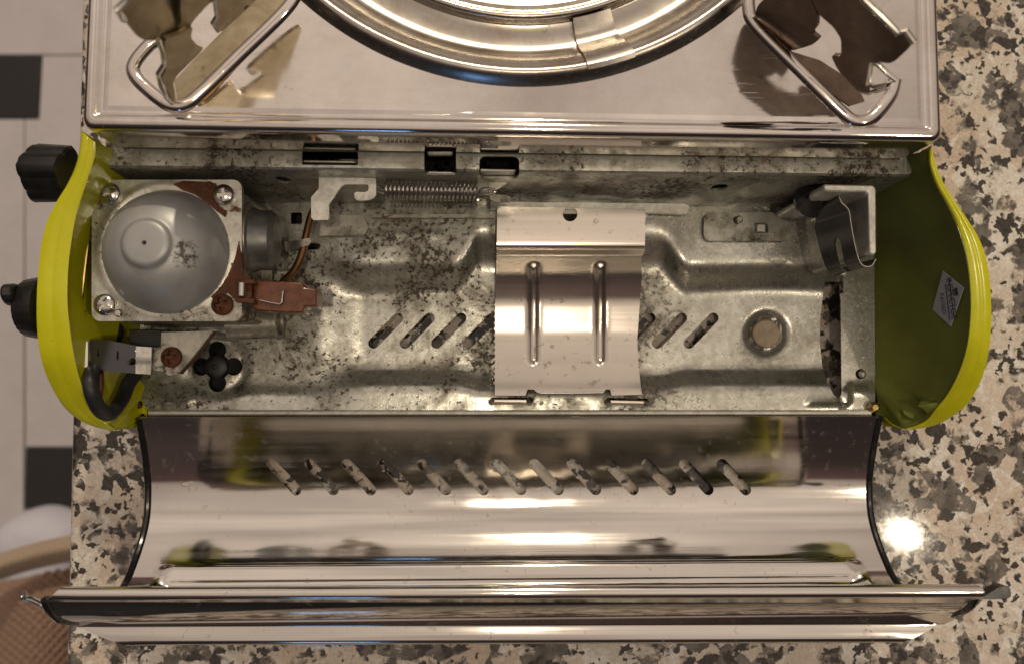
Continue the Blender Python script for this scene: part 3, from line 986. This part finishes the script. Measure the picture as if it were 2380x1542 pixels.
def lettering(txt, a, b, up_px, parent):
    """flat lettering from pixel a to pixel b, capitals as tall as up_px"""
    cu = bpy.data.curves.new('t', 'FONT'); cu.body = txt; cu.resolution_u = 2
    ob = bpy.data.objects.new('t', cu); col.objects.link(ob)
    bpy.context.view_layer.update()
    me = ob.evaluated_get(bpy.context.evaluated_depsgraph_get()).to_mesh()
    P = np.array([tuple(v.co) for v in me.vertices]); Fs = [tuple(p.vertices) for p in me.polygons]
    bpy.data.objects.remove(ob, do_unlink=True)
    P[:, 0] = (P[:, 0] - P[:, 0].min()) / (np.ptp(P[:, 0])); P[:, 1] = (P[:, 1] - P[:, 1].min()) / np.ptp(P[:, 1])
    A, B, C = on_stick(*a), on_stick(*b), on_stick(a[0] + up_px[0], a[1] + up_px[1])
    put('lettering', [A + (B - A) * p[0] + (C - A) * p[1] for p in P], Fs, 'ink', parent, smooth=False)


lettering('INSPECTOR', (2199, 650), (2212, 744), (13, -5), stick)
lettering('PASSED', (2184, 684), (2191, 731), (8, -3), stick)


def ink_strip(name, pts):
    put(name, [on_stick(*p) for p in pts], [tuple(range(len(pts)))], 'ink', stick, smooth=False)


ink_strip('ink_line', [(2196, 660), (2198, 659), (2208, 742), (2206, 743)])
ink_strip('ink_line', [(2204, 645), (2206, 644), (2218, 735), (2216, 736)])
ink_strip('ink_mark', [(2216, 672), (2225, 668), (2227, 686), (2220, 688)])

# ---- clamp plate across the tray
prof_y = np.array([478, 500, 545, 568, 576, 584, 592, 640, 700, 770, 840, 890, 912, 918])
prof_z = np.array([3.05, 3.05, 3.02, 3.0, 2.96, 2.80, 2.58, 1.93, 1.48, 1.30, 1.42, 1.74, 1.95, 2.0])
pfine = np.arange(470, 930, 1.0)
pz = np.interp(pfine, prof_y, prof_z)
for _ in range(14):
    pz[1:-1] = (pz[:-2] + pz[1:-1] * 2 + pz[2:]) / 4
for _ in range(260):
    q_ = pz.copy(); q_[1:-1] = (pz[:-2] + pz[1:-1] * 2 + pz[2:]) / 4
    pz = np.where(pfine > 600, q_, pz)


def clamp_z(x, y):
    yy = np.asarray(y, float)
    z = np.interp(yy, pfine, pz)
    for cx in (1240, 1395):
        rib = np.exp(-((x - cx) / 10.0) ** 2) * sstep(608, 626, yy) * (1 - sstep(832, 852, yy))
        z = z + 0.16 * rib
    return z


clamp = px_sheet('clamp_plate', [(1156, 480), (1500, 487), (1499, 584), (1490, 600), (1492, 640), (1486, 720), (1481, 790), (1484, 850), (1492, 916), (1422, 918), (1418, 904), (1408, 904), (1402, 912), (1250, 912), (1240, 904), (1226, 904), (1221, 918), (1150, 918), (1151, 700), (1154, 600)],
                 [circ(1325, 498, 17, 24)], clamp_z, 'clamp', st, step=4.5, solid=0.09, angle=60)
lathe('hole_bush', [(0.27, 0), (0.30, 0.03), (0.27, 0.05), (0.25, 0.0)], U(1325, 498, 3.0), 'spring', clamp, n=24) if False else None
tube('clamp_foot', [U(1140, 934, 1.5), U(1150, 932, 1.72), U(1222, 933, 1.74), U(1232, 935, 1.5)], 0.12, 'clamp', clamp, n=8)
tube('clamp_foot', [U(1410, 935, 1.5), U(1420, 934, 1.72), U(1494, 936, 1.74), U(1504, 938, 1.5)], 0.12, 'clamp', clamp, n=8)
tube('clamp_bar', [U(1256, 913, 2.0), U(1330, 913, 2.0), U(1402, 912, 2.0)], 0.06, 'spring', clamp, n=8)
# post that carries the clamp's back flange
prism('clamp_post', [(1170, 484), (1480, 490), (1480, 500), (1170, 496)], 2.94, 1.3, 'brack', clamp)

# ---- regulator
ZP = 5.6
reg = empty('regulator', U(388, 580, 1.3)); reg.parent = st
reg.location = Vector(((WORLD['regulator'] - WORLD['gas_stove']) * S).tolist())


def reg_z(x, y):
    d = np.hypot(x - 383, y - 582)
    return ZP + 0.06 * np.exp(-((d - 150) / 9) ** 2)


regplate = px_sheet('face_plate', rrect(213, 418, 562, 746, 20, 6)[:], [], reg_z, 'regplate', reg, step=7, solid=0.22, angle=60)
prism('housing', rrect(228, 434, 560, 742, 18), ZP - 0.22, 1.4, 'brack', reg, bevel=0.1)
dome_prof = [(2.26, 0), (2.24, 0.06), (2.16, 0.22), (2.04, 0.54), (1.84, 0.90), (1.55, 1.20), (1.24, 1.41), (0.98, 1.53), (0.90, 1.55), (0.86, 1.58), (0.82, 1.66), (0.75, 1.73), (0.62, 1.76), (0.3, 1.77), (0.08, 1.77), (0.075, 1.75), (0.07, 1.4)]
lathe('dome', dome_prof, U(388, 585, ZP + 0.02), 'dome', reg, n=72, angle=50)
dtop = U(388, 585, ZP) + Vector((0, 0, 1.45))
lathe('vent_hole', [(0.086, 0), (0.05, 0.01), (0.01, 0.01)], dtop, 'hole', reg, n=12)

# pan-head screw with a cross recess, shared by all
def screw_mesh(mat, name):
    V2, F2 = cdt(circ(0, 0, 1.0, 28), [], 0.075)
    x, y = V2[:, 0], V2[:, 1]; r = np.hypot(x, y)
    z = 0.62 * np.sqrt(np.clip(1 - (r * 0.93) ** 2, 0, 1)) - 0.18
    cr = ((np.abs(x) < 0.17) & (np.abs(y) < 0.62)) | ((np.abs(y) < 0.17) & (np.abs(x) < 0.62)) | (r < 0.26)
    z = np.where(cr, 0.10 - 0.12 * (1 - r), z)
    V = np.c_[x, y, z]; n0 = 28
    rimi = np.where(r > 0.995)[0]; rimi = rimi[np.argsort(np.arctan2(y[rimi], x[rimi]))]
    V = np.vstack([V, np.c_[x[rimi], y[rimi], np.full(len(rimi), -0.25)]])
    F = F2.tolist(); b = len(V2); k = len(rimi)
    F += [(int(rimi[i]), b + i, b + (i + 1) % k, int(rimi[(i + 1) % k])) for i in range(k)]
    me = bpy.data.meshes.new(name)
    me.from_pydata((V * 0.385 * S).tolist(), [], F)
    me.materials.append(MT[mat])
    for p in me.polygons: p.use_smooth = True
    me.set_sharp_from_angle(angle=math.radians(40))
    return me


sm = screw_mesh('spring', 'screw'); smr = screw_mesh('rust', 'rusty_screw')
for px, py, m_, rot in ((255, 450, sm, 0.4), (519, 453, sm, 0.1), (243, 708, sm, 0.9), (516, 708, smr, 0.3)):
    o = place('screw', m_, tuple(U(px, py, ZP + 0.1)), reg)
    o.rotation_euler.z = rot
lathe('pin', [(0.15, -0.1), (0.15, 0.12), (0.10, 0.18), (0.02, 0.19)], U(279, 728, ZP), 'spring', reg, n=14)
lathe('pin', [(0.13, -0.1), (0.13, 0.08), (0.08, 0.12), (0.02, 0.12)], U(488, 431, ZP), 'rust', reg, n=14)
# rust that has bled over two corners of the plate: raised flakes
V2, F2 = cdt([(402, 428), (425, 420), (470, 422), (502, 426), (506, 440), (498, 462), (512, 482), (528, 490), (524, 505), (505, 492), (478, 470), (452, 452), (425, 443)], (), 7)
put('rust_scab', [U(x, y, reg_z(x, y) + 0.02 + 0.03 * random.random()) for x, y in V2], F2[:, ::-1], 'rust', reg)
V2, F2 = cdt([(555, 560), (562, 600), (566, 640), (585, 650), (585, 690), (560, 700), (540, 690), (528, 680), (500, 700), (490, 690), (512, 668), (530, 640), (546, 600)], (), 7)
put('rust_scab', [U(x, y, reg_z(min(x, 560), y) + 0.02 + 0.03 * random.random()) for x, y in V2], F2[:, ::-1], 'rust', reg, solid=0.1)
# cartridge snout facing right, collar ring and venturi end
nc = U(585, 558, 4.0)
lathe('snout', [(1.25, -0.6), (1.25, 0.1), (1.15, 0.3), (1.15, 0.75), (1.0, 0.95), (0.5, 0.95)], nc, 'darkzinc', reg, axis=(1, 0, -0.12), n=40)
lathe('collar', [(1.3, 0.0), (1.42, 0.05), (1.42, 0.22), (1.3, 0.27)], nc + Vector((-0.2, 0, 0.1)), 'brack', reg, axis=(1, 0, -0.12), n=40)
lathe('venturi', [(0.62, -1.6), (0.62, 0.0), (0.64, 0.3), (0.70, 0.32), (0.70, 0.42), (0.52, 0.42), (0.50, 0.1)], U(626, 750, 2.0), 'brack', reg, axis=(1, 0.05, 0), n=32)
# left shoulder ring and shaft parts
lathe('side_ring', [(0.95, 0.0), (1.05, 0.05), (1.05, 0.22), (0.95, 0.28), (0.6, 0.28)], U(222, 510, 4.6), 'spring', reg, axis=(-1, 0, 0), n=32)
tube('shaft', [U(215, 700, 4.3), U(150, 706, 4.3), U(96, 715, 4.4)], 0.30, 'brack', reg, n=14)
tube('shaft', [U(216, 495, 4.8), U(150, 450, 5.2), U(120, 420, 5.4)], 0.22, 'brass', reg, n=14)
hel = []
c0, c1 = U(208, 496, 4.9), U(166, 492, 5.0)
for k in range(64):
    t = k / 63; a = t * 5 * 2 * math.pi
    p = c0.lerp(c1, t); hel.append(p + Vector((0, math.cos(a) * 0.30, math.sin(a) * 0.30)))
tube('return_spring', hel, 0.06, 'brass', reg, n=8, up=(1, 0, 0))
tube('link_rod', [U(x, y, z) for x, y, z in ((208, 520, 5.2), (203, 580, 5.2), (196, 640, 5.15), (190, 690, 5.1), (188, 716, 5.0), (196, 726, 4.9))], 0.06, 'brass', reg, n=8)
tube('link_post', [U(186, 740, 4.6), U(184, 765, 4.4), U(186, 790, 3.9)], 0.26, 'blue', reg, n=12)

# ---- amber latch on the regulator's right corner
latch = prism('latch_block', [(586, 655), (598, 652), (640, 654), (700, 655), (706, 660), (706, 668), (735, 670), (735, 712), (706, 712), (704, 727), (650, 726), (598, 722), (586, 716)], 5.35, 4.3, 'amber', reg, bevel=0.08)
tag(latch, 'amber brown plastic latch block')
tube('wire_clip', [U(x, y, 5.42) for x, y in ((604, 698), (630, 704), (650, 707), (655, 702), (656, 690), (658, 676))], 0.035, 'spring', reg, n=8)
tube('hinge_pin', [U(563, 658, 5.75), U(562, 688, 5.75)], 0.15, 'spring', reg, n=14)
prism('latch_hinge', [(548, 650), (590, 650), (592, 660), (548, 660)], 5.85, 5.4, 'rust', reg)
prism('latch_hinge', [(546, 690), (590, 694), (590, 706), (546, 702)], 5.8, 5.4, 'rust', reg)

# ---- lower bracket with contact bar
bz = 4.5
px_sheet('contact_bar', [(206, 787), (250, 790), (318, 803), (352, 806), (348, 869), (300, 866), (214, 858)], [rrect(226, 808, 231, 828, 2), rrect(271, 815, 276, 836, 2)], lambda x, y: bz + 0.12 * np.exp(-((y - 838) / 4.0) ** 2) * (x > 300), 'blue', reg, step=8, solid=0.15)
rows = [[U(x, y, z) for y in (793, 800, 815, 822, 826, 832, 850, 852)] for x, z in ((164, 4.15), (168, 4.5), (176, 4.72), (196, 4.76), (204, 4.7), (207, 4.52))]
loft('contact_clip', rows, 'zinc', reg, solid=0.08)
px_sheet('contact_end', [(316, 804), (352, 806), (350, 869), (315, 867)], [], lambda x, y: bz + 0.06 + 0.09 * np.exp(-((y - 836) / 5.0) ** 2), 'zinc', reg, step=5, solid=0.06)
px_sheet('corner_bracket', [(375, 772), (494, 768), (440, 838), (412, 868), (392, 872), (378, 862), (346, 858), (344, 808), (374, 806)], [], lambda x, y: 4.35 + 0.10 * np.exp(-((y - 836) / 6.0) ** 2) * (x < 360), 'brack', reg, step=9, solid=0.12)
prism('bracket_leg', [(494, 768), (440, 838), (412, 868), (404, 866), (434, 834), (486, 768)], 4.26, 3.7, 'rust', reg)
o = place('screw', smr, tuple(U(398, 829, 4.42)), reg)
# dark gas hose looping inside the left cap
P = catmull([(215, 850, 4.2), (210, 885, 5.0), (218, 925, 4.9), (236, 955, 4.3), (260, 958, 3.7), (284, 925, 3.0), (300, 888, 2.6), (330, 850, 2.2)], 8)
hose = tube('gas_hose', [U(*p) for p in P], 0.27, 'rubber', reg, n=14)
tube('wire', [U(*p) for p in catmull([(232, 862, 4.2), (233, 895, 4.6), (230, 920, 4.7), (228, 935, 4.6)], 6)], 0.13, 'rust', reg, n=8)
lathe('grommet', [(0.65, 0), (0.72, 0.12), (0.62, 0.3), (0.3, 0.3)], U(240, 772, 2.6), 'hole', reg, axis=(0.7, 0.1, 0.7), n=24)
prism('switch_block', [(300, 765), (375, 765), (375, 806), (330, 806), (300, 795)], 3.6, 1.4, 'black', reg)

# ---- knobs outside the left cap
def ribbed(name, base, axis, r0, r1, length, ribs, depth, mat, parent, box=2.0):
    ax = Vector(axis).normalized(); a = ax.orthogonal().normalized(); b = ax.cross(a)
    V = []; F = []; n = ribs * 4
    prof = [(0.0, r0 * 0.9), (0.06, r0), (0.9, r1), (0.97, r1 * 0.96), (1.0, r1 * 0.88)]
    for t, r in prof:
        for k in range(n):
            an = 2 * math.pi * k / n
            sq = 1 / (abs(math.cos(an)) ** box + abs(math.sin(an)) ** box) ** (1 / box)
            rr = r * sq - (depth if (k % 4) in (0,) else 0)
            V.append(Vector(base) + ax * (t * length) + (a * math.cos(an) + b * math.sin(an)) * rr)
    for i in range(len(prof) - 1):
        for k in range(n): F.append((i * n + k, i * n + (k + 1) % n, (i + 1) * n + (k + 1) % n, (i + 1) * n + k))
    F.append(tuple(range((len(prof) - 1) * n, len(prof) * n))); F.append(tuple(range(n - 1, -1, -1)))
    return put(name, V, F, mat, parent, angle=30)


kb = U(168, 404, 5.4)
knob1 = ribbed('ignition_knob', kb, U(76, 402, 5.4) - kb, 0.86, 0.90, (U(76, 402, 5.4) - kb).length, 10, 0.05, 'black', st, 4.5)
kb = U(118, 716, 4.2)
knob2 = ribbed('control_knob', kb, (-1, 0, 0), 1.22, 1.08, 0.85, 28, 0.012, 'black', st)
gp = U(42, 690, 4.9)
V, F = tube_geo([U(44, 684, 4.9), U(26, 685, 4.95), U(12, 686, 5.0)], 0.40, 14, rz=0.62)
put('knob_grip', V, F, 'black', knob2, bevel=0.1, angle=50)

# ---- copper pipe and its clip
P = catmull([(742, 468, 2.2), (724, 500, 2.3), (712, 545, 2.4), (702, 590, 2.5), (684, 628, 2.7), (662, 652, 3.0), (640, 672, 3.4)], 8)
pipe = tube('copper_pipe', [U(*p) for p in P], 0.155, 'copper', st, n=14)
px_sheet('pipe_clip', [(661, 562), (700, 557), (718, 553), (724, 562), (716, 570), (700, 574), (664, 584)], [], lambda x, y: 2.68 - 0.25 * sstep(700, 665, x), 'brack', pipe, step=6, solid=0.09)

# ---- trip lever and spring
Z6 = lambda p: (632.2 + p[0] * 0.25781, 325.4 + p[1] * 0.25781)
lev = [Z6(p) for p in [(422, 338), (935, 338), (938, 400), (868, 404), (840, 400), (655, 400), (625, 420), (600, 450), (512, 585), (516, 700), (500, 722), (372, 722), (353, 700), (352, 518), (422, 438)]]
lever = px_sheet('trip_lever', lev, [], lambda x, y: 5.25 + 0 * x, 'zinc', st, step=10, solid=0.12)
hk = [Z6(p) for p in [(938, 400), (938, 490), (920, 520), (880, 540), (810, 548), (760, 542), (745, 520), (742, 482), (760, 468), (830, 472), (862, 462), (872, 440), (868, 404)]]
px_sheet('hook', hk, [], lambda x, y: 5.25 + 0 * x, 'zinc', lever, step=8, solid=0.12)
prism('lever_stem', [Z6(p) for p in [(430, 345), (930, 345), (930, 325), (430, 325)]], 5.2, 3.8, 'brack', lever)


def coil(name, a, b, r, turns, wire, mat, parent, per=16):
    ax = (b - a).normalized(); s = ax.cross(Vector((0, 0, 1))).normalized(); w = s.cross(ax)
    P = []
    n = turns * per
    for i in range(n + 1):
        t = i / n; an = 2 * math.pi * turns * t
        P.append(a.lerp(b, t) + s * (r * math.cos(an)) + w * (r * math.sin(an)))
    V, F = tube_geo(P, wire, 8, up=ax)
    return put(name, V, F, mat, parent)


spr = coil('tension_spring', U(897, 441, 4.85), U(1111, 444, 4.75), 0.345, 22, 0.05, 'spring', st)
tube('spring_loop', [U(*p) for p in catmull([(899, 448, 5.0), (888, 448, 5.05), (872, 443, 5.1), (862, 437, 5.1), (872, 432, 5.1), (888, 436, 5.0), (894, 443, 4.9)], 5)], 0.042, 'spring', spr, n=8)
tube('spring_loop', [U(*p) for p in catmull([(1111, 446, 4.8), (1122, 450, 4.9), (1140, 450, 4.95), (1152, 445, 4.95), (1142, 439, 4.95), (1124, 438, 4.9), (1115, 443, 4.8)], 5)], 0.042, 'spring', spr, n=8)
post = px_sheet('spring_post', [(1137, 410), (1182, 410), (1180, 424), (1160, 438), (1148, 443), (1152, 452), (1180, 454), (1188, 460), (1187, 469), (1150, 470), (1140, 464), (1136, 452)], [], lambda x, y: 4.8 + 0 * x, 'brack', st, step=7, solid=0.12)
prism('post_stem', [(1140, 408), (1180, 409), (1180, 416), (1140, 415)], 4.7, 1.4, 'brack', post)

# ---- cartridge stop on the right: angle bracket and leaf spring
stop = prism('stop_bracket', [(1915, 428), (2030, 430), (2037, 438), (2038, 588), (2030, 594), (2021, 588), (2018, 450), (2012, 446), (1924, 445), (1915, 440)], 6.2, 1.3, 'zinc', st, bevel=0.06)
Z7 = lambda p: (1822 + p[0] * 0.18087, 399.8 + p[1] * 0.18087)
edgeP = catmull([Z7(p) for p in [(700, 270), (730, 380), (790, 440), (835, 500), (860, 660), (895, 860), (940, 1060), (985, 1170), (1050, 1215), (1130, 1200), (1180, 1120)]], 5)
ts = [U(x, y, 5.7) for x, y in edgeP]
d_ = np.r_[0, np.cumsum([(ts[i + 1] - ts[i]).length for i in range(len(ts) - 1)])]
Lt = d_[-1]


def leaf_pt(s, h):
    i = min(np.searchsorted(d_, s, side='right') - 1, len(ts) - 2); i = max(i, 0)
    t = (s - d_[i]) / max(d_[i + 1] - d_[i], 1e-9)
    p = ts[i].lerp(ts[i + 1], float(np.clip(t, 0, 1)))
    return Vector((p.x - 0.10 * h, p.y, 5.7 - h))


V2, F2 = cdt([(0.1, 0), (Lt, 0), (Lt, 2.0), (0.9, 2.4), (0.2, 1.6)], [slot(Lt * 0.52, 1.0, Lt * 0.80, 1.05, 0.42)], 0.14)
leaf = put('leaf_spring', [leaf_pt(x, h) for x, h in V2], F2, 'blue', stop, solid=0.05, offset=0, angle=60)
tube('leaf_edge', ts, 0.022, 'spring', leaf, n=6)
lathe('stop_boss', [(0.9, 0), (0.9, 0.35), (0.75, 0.5), (0.2, 0.5)], U(1900, 455, 4.3), 'blue', stop, axis=(0, -1, 0.5), n=28)
prism('stop_foot', [(1850, 470), (1935, 472), (1930, 492), (1862, 490)], 1.9, 1.2, 'rust', stop)

# ---- the open lid
LEND = [(-1.55, 1.42), (-2.2, 1.12), (-3.0, 0.80), (-3.9, 0.50), (-4.6, 0.36), (-5.4, 0.35), (-5.9, 0.43), (-6.3, 0.585), (-6.7, 0.815), (-7.1, 1.105), (-7.5, 1.45), (-7.66, 1.60), (-7.95, 1.9), (-8.25, 2.4), (-8.55, 3.4), (-8.65, 4.6), (-8.3, 6.0), (-7.75, 6.95), (-7.05, 7.5)]
LMID = LEND[:11] + [(-7.53, 1.66), (-7.92, 1.86), (-8.36, 2.10), (-8.70, 3.3), (-8.75, 4.6), (-8.35, 6.0), (-7.75, 6.95), (-7.05, 7.5)]
LP = catmull(LEND, 12); LPM = catmull(LMID, 12)
LD = np.r_[0, np.cumsum(np.linalg.norm(np.diff(LP, axis=0), axis=1))]
LL = LD[-1]
LT = np.gradient(LP, LD, axis=0)
LW = 15.4
lid_slope = -0.0035


def lid_at(s):
    return np.interp(s, LD, LP[:, 0]), np.interp(s, LD, LP[:, 1]), np.interp(s, LD, LT[:, 0]), np.interp(s, LD, LT[:, 1])


def lid_inv(px, py):
    """where on the lid (x, s) the photo's pixel lies"""
    best = None
    for s in np.linspace(0, LL * 0.62, 700):
        y, z, _, _ = lid_at(s)
        p = U(px, py, z)
        e_ = abs(p.y - y)
        if best is None or e_ < best[0]: best = (e_, p.x, s)
    return best[1], best[2]


SL = []


def abs_seg(x, y, ax, ay, bx, by):
    px, py = bx - ax, by - ay
    t = min(1.0, max(0.0, ((x - ax) * px + (y - ay) * py) / (px * px + py * py)))
    return math.hypot(x - ax - t * px, y - ay - t * py)


def lid_pt(x, s):
    y, z, ty, tz = lid_at(s)
    ny, nz = tz, -ty                     # towards the inside of the curve
    if nz < 0 and s < LL * 0.3: ny, nz = -ny, -nz
    xx = abs(x)
    w = 1 - sstep(13.7, 14.5, xx); h = 0.0
    y += w * (np.interp(s, LD, LPM[:, 0]) - y); z += w * (np.interp(s, LD, LPM[:, 1]) - z)
    # slots were punched through thin sheet: it dips a little round each
    if s < 6 and SL:
        d = min(abs_seg(x, s, *q) for q in SL)
        h -= 0.009 * math.exp(-(d / 0.6) ** 2)
    return Vector((x, y + ny * h, z + nz * h))


lid_holes = []
for i in range(13):
    xa, sa = lid_inv(632 + 87.1 * i, 1076); xb, sb = lid_inv(688 + 87.1 * i, 1137)
    lid_holes.append(slot(xa, sa, xb, sb, 0.46, 8)); SL.append((xa, sa, xb, sb))
V2, F2 = cdt([(-LW, 0), (LW, 0), (LW, LL), (-LW, LL)], lid_holes, 0.14, 0.085)
P = [lid_pt(x, s) for x, s in V2]
lid = put('lid', P, F2, 'mirror', st, solid=0.06, offset=0, angle=70)
for sg in (-1, 1):
    tube('edge_hem', [lid_pt(sg * (LW + 0.05), s) for s in np.linspace(0.05, LL - 0.1, 60)], 0.15, 'seal', lid, n=10, up=(1, 0, 0))
rows = []
for py, z, l, r in ((1362, 7.40, 152, 2268), (1365, 7.54, 142, 2276), (1369, 7.60, 134, 2282), (1376, 7.62, 124, 2285), (1382, 7.61, 118, 2286), (1384, 7.58, 115, 2286), (1386, 7.50, 112, 2285), (1388, 7.43, 110, 2284), (1391, 7.325, 109, 2282), (1402, 6.935, 106, 2272), (1424, 6.15, 118, 2236), (1440, 5.58, 140, 2208),
                    (1444, 5.44, 152, 2200), (1446, 5.37, 160, 2196), (1448, 5.32, 170, 2190), (1450, 5.31, 180, 2182), (1454, 5.315, 192, 2174), (1468, 5.335, 222, 2150), (1482, 5.36, 258, 2124), (1486, 5.35, 274, 2108), (1489, 5.30, 290, 2096), (1490, 5.1, 300, 2086)):
    rows.append([U(l + (r - l) * t, py + (1 - t) * 6 * 1.0 - 2, z) for t in np.linspace(0, 1, 30)])
flange = loft('lid_flange', rows, 'mirror', lid, solid=0.06, angle=50)
# small catches at both ends of the flange
prism('catch', catmull([(2282, 1390), (2300, 1377), (2326, 1362), (2344, 1362), (2350, 1374), (2346, 1388), (2316, 1391)], 5, True).tolist(), 7.4, 7.0, 'black', lid, bevel=0.08)
V, F = tube_geo([U(104, 1406, 6.2), U(88, 1396, 6.3), U(70, 1390, 6.4), U(56, 1386, 6.5), U(53, 1378, 6.6)], 0.09, 12, rz=0.16)
put('catch', V, F, 'spring', lid, bevel=0.05)

# ================================================================== by the counter, lower left
gx0, gx1, gy0, gy1 = -60, 240, 1330, 1640
nx_, ny_ = 120, 124
V = []; F = []
for j in range(ny_):
    for i in range(nx_):
        x = gx0 + (gx1 - gx0) * i / (nx_ - 1); y = gy0 + (gy1 - gy0) * j / (ny_ - 1)
        y += (x - 80) * -0.18 + 6
        a = (x + y * 0.9) / 21.0; b = (x * 0.8 - y) / 21.0
        wf = (abs(math.sin(a * math.pi)) ** 0.7) * (abs(math.sin(b * math.pi)) ** 0.7)
        z = -34 - 0.00022 * (x - 140) ** 2 - 4 * sstep(1400, 1330, y) - 0.5 * wf + 0.7 * math.sin(x / 55 + y / 80)
        V.append(U(x, y, float(z)))
for j in range(ny_ - 1):
    for i in range(nx_ - 1):
        F.append((j * nx_ + i, (j + 1) * nx_ + i, (j + 1) * nx_ + i + 1, j * nx_ + i + 1))
garment = empty('garment', U(80, 1450, -60))
tag(garment, 'brown waffle knit garment with pale ribbed hem hanging beside the counter edge', 'garment')
put('waffle_cloth', V, F, 'knit', garment, solid=0.3)
V = []; F = []
n1, n2 = 150, 26
for j in range(n2):
    for i in range(n1):
        x = -60 + 300 * i / (n1 - 1)
        t = j / (n2 - 1)
        yc = 1338 - (x - 0) * 0.35 + 0.0006 * x * x
        y = yc - 62 * (1 - t) + 8
        z = -36 + 2.6 * math.sin(math.pi * t) + 0.22 * abs(math.sin(i * 0.9)) + 0.12 * abs(math.sin(j * 1.3))
        V.append(U(x, y, float(z)))
for j in range(n2 - 1):
    for i in range(n1 - 1):
        F.append((j * n1 + i, (j + 1) * n1 + i, (j + 1) * n1 + i + 1, j * n1 + i + 1))
put('ribbed_hem', V, F, 'hem', garment, solid=0.3)
# white slipper toe on the floor
V = []; F = []
cen = U(118, 1250, ZF); nu, nv = 40, 18
for j in range(nv):
    t = j / (nv - 1) * math.pi / 2
    for i in range(nu):
        a = 2 * math.pi * i / nu
        rx = 6.6 * (1 + 0.12 * math.cos(2 * a)); ry = 9.2 if math.sin(a) < 0 else 5.0
        V.append(cen + Vector((rx * math.cos(a) * math.cos(t) ** 0.7, ry * math.sin(a) * math.cos(t) ** 0.7, 6.0 * math.sin(t) + 0.02)))
for j in range(nv - 1):
    for i in range(nu): F.append((j * nu + i, j * nu + (i + 1) % nu, (j + 1) * nu + (i + 1) % nu, (j + 1) * nu + i))
slip = put('slipper', V, F, 'white')
tag(slip, 'white rounded slipper toe on the tiled floor below the black tile', 'slipper')
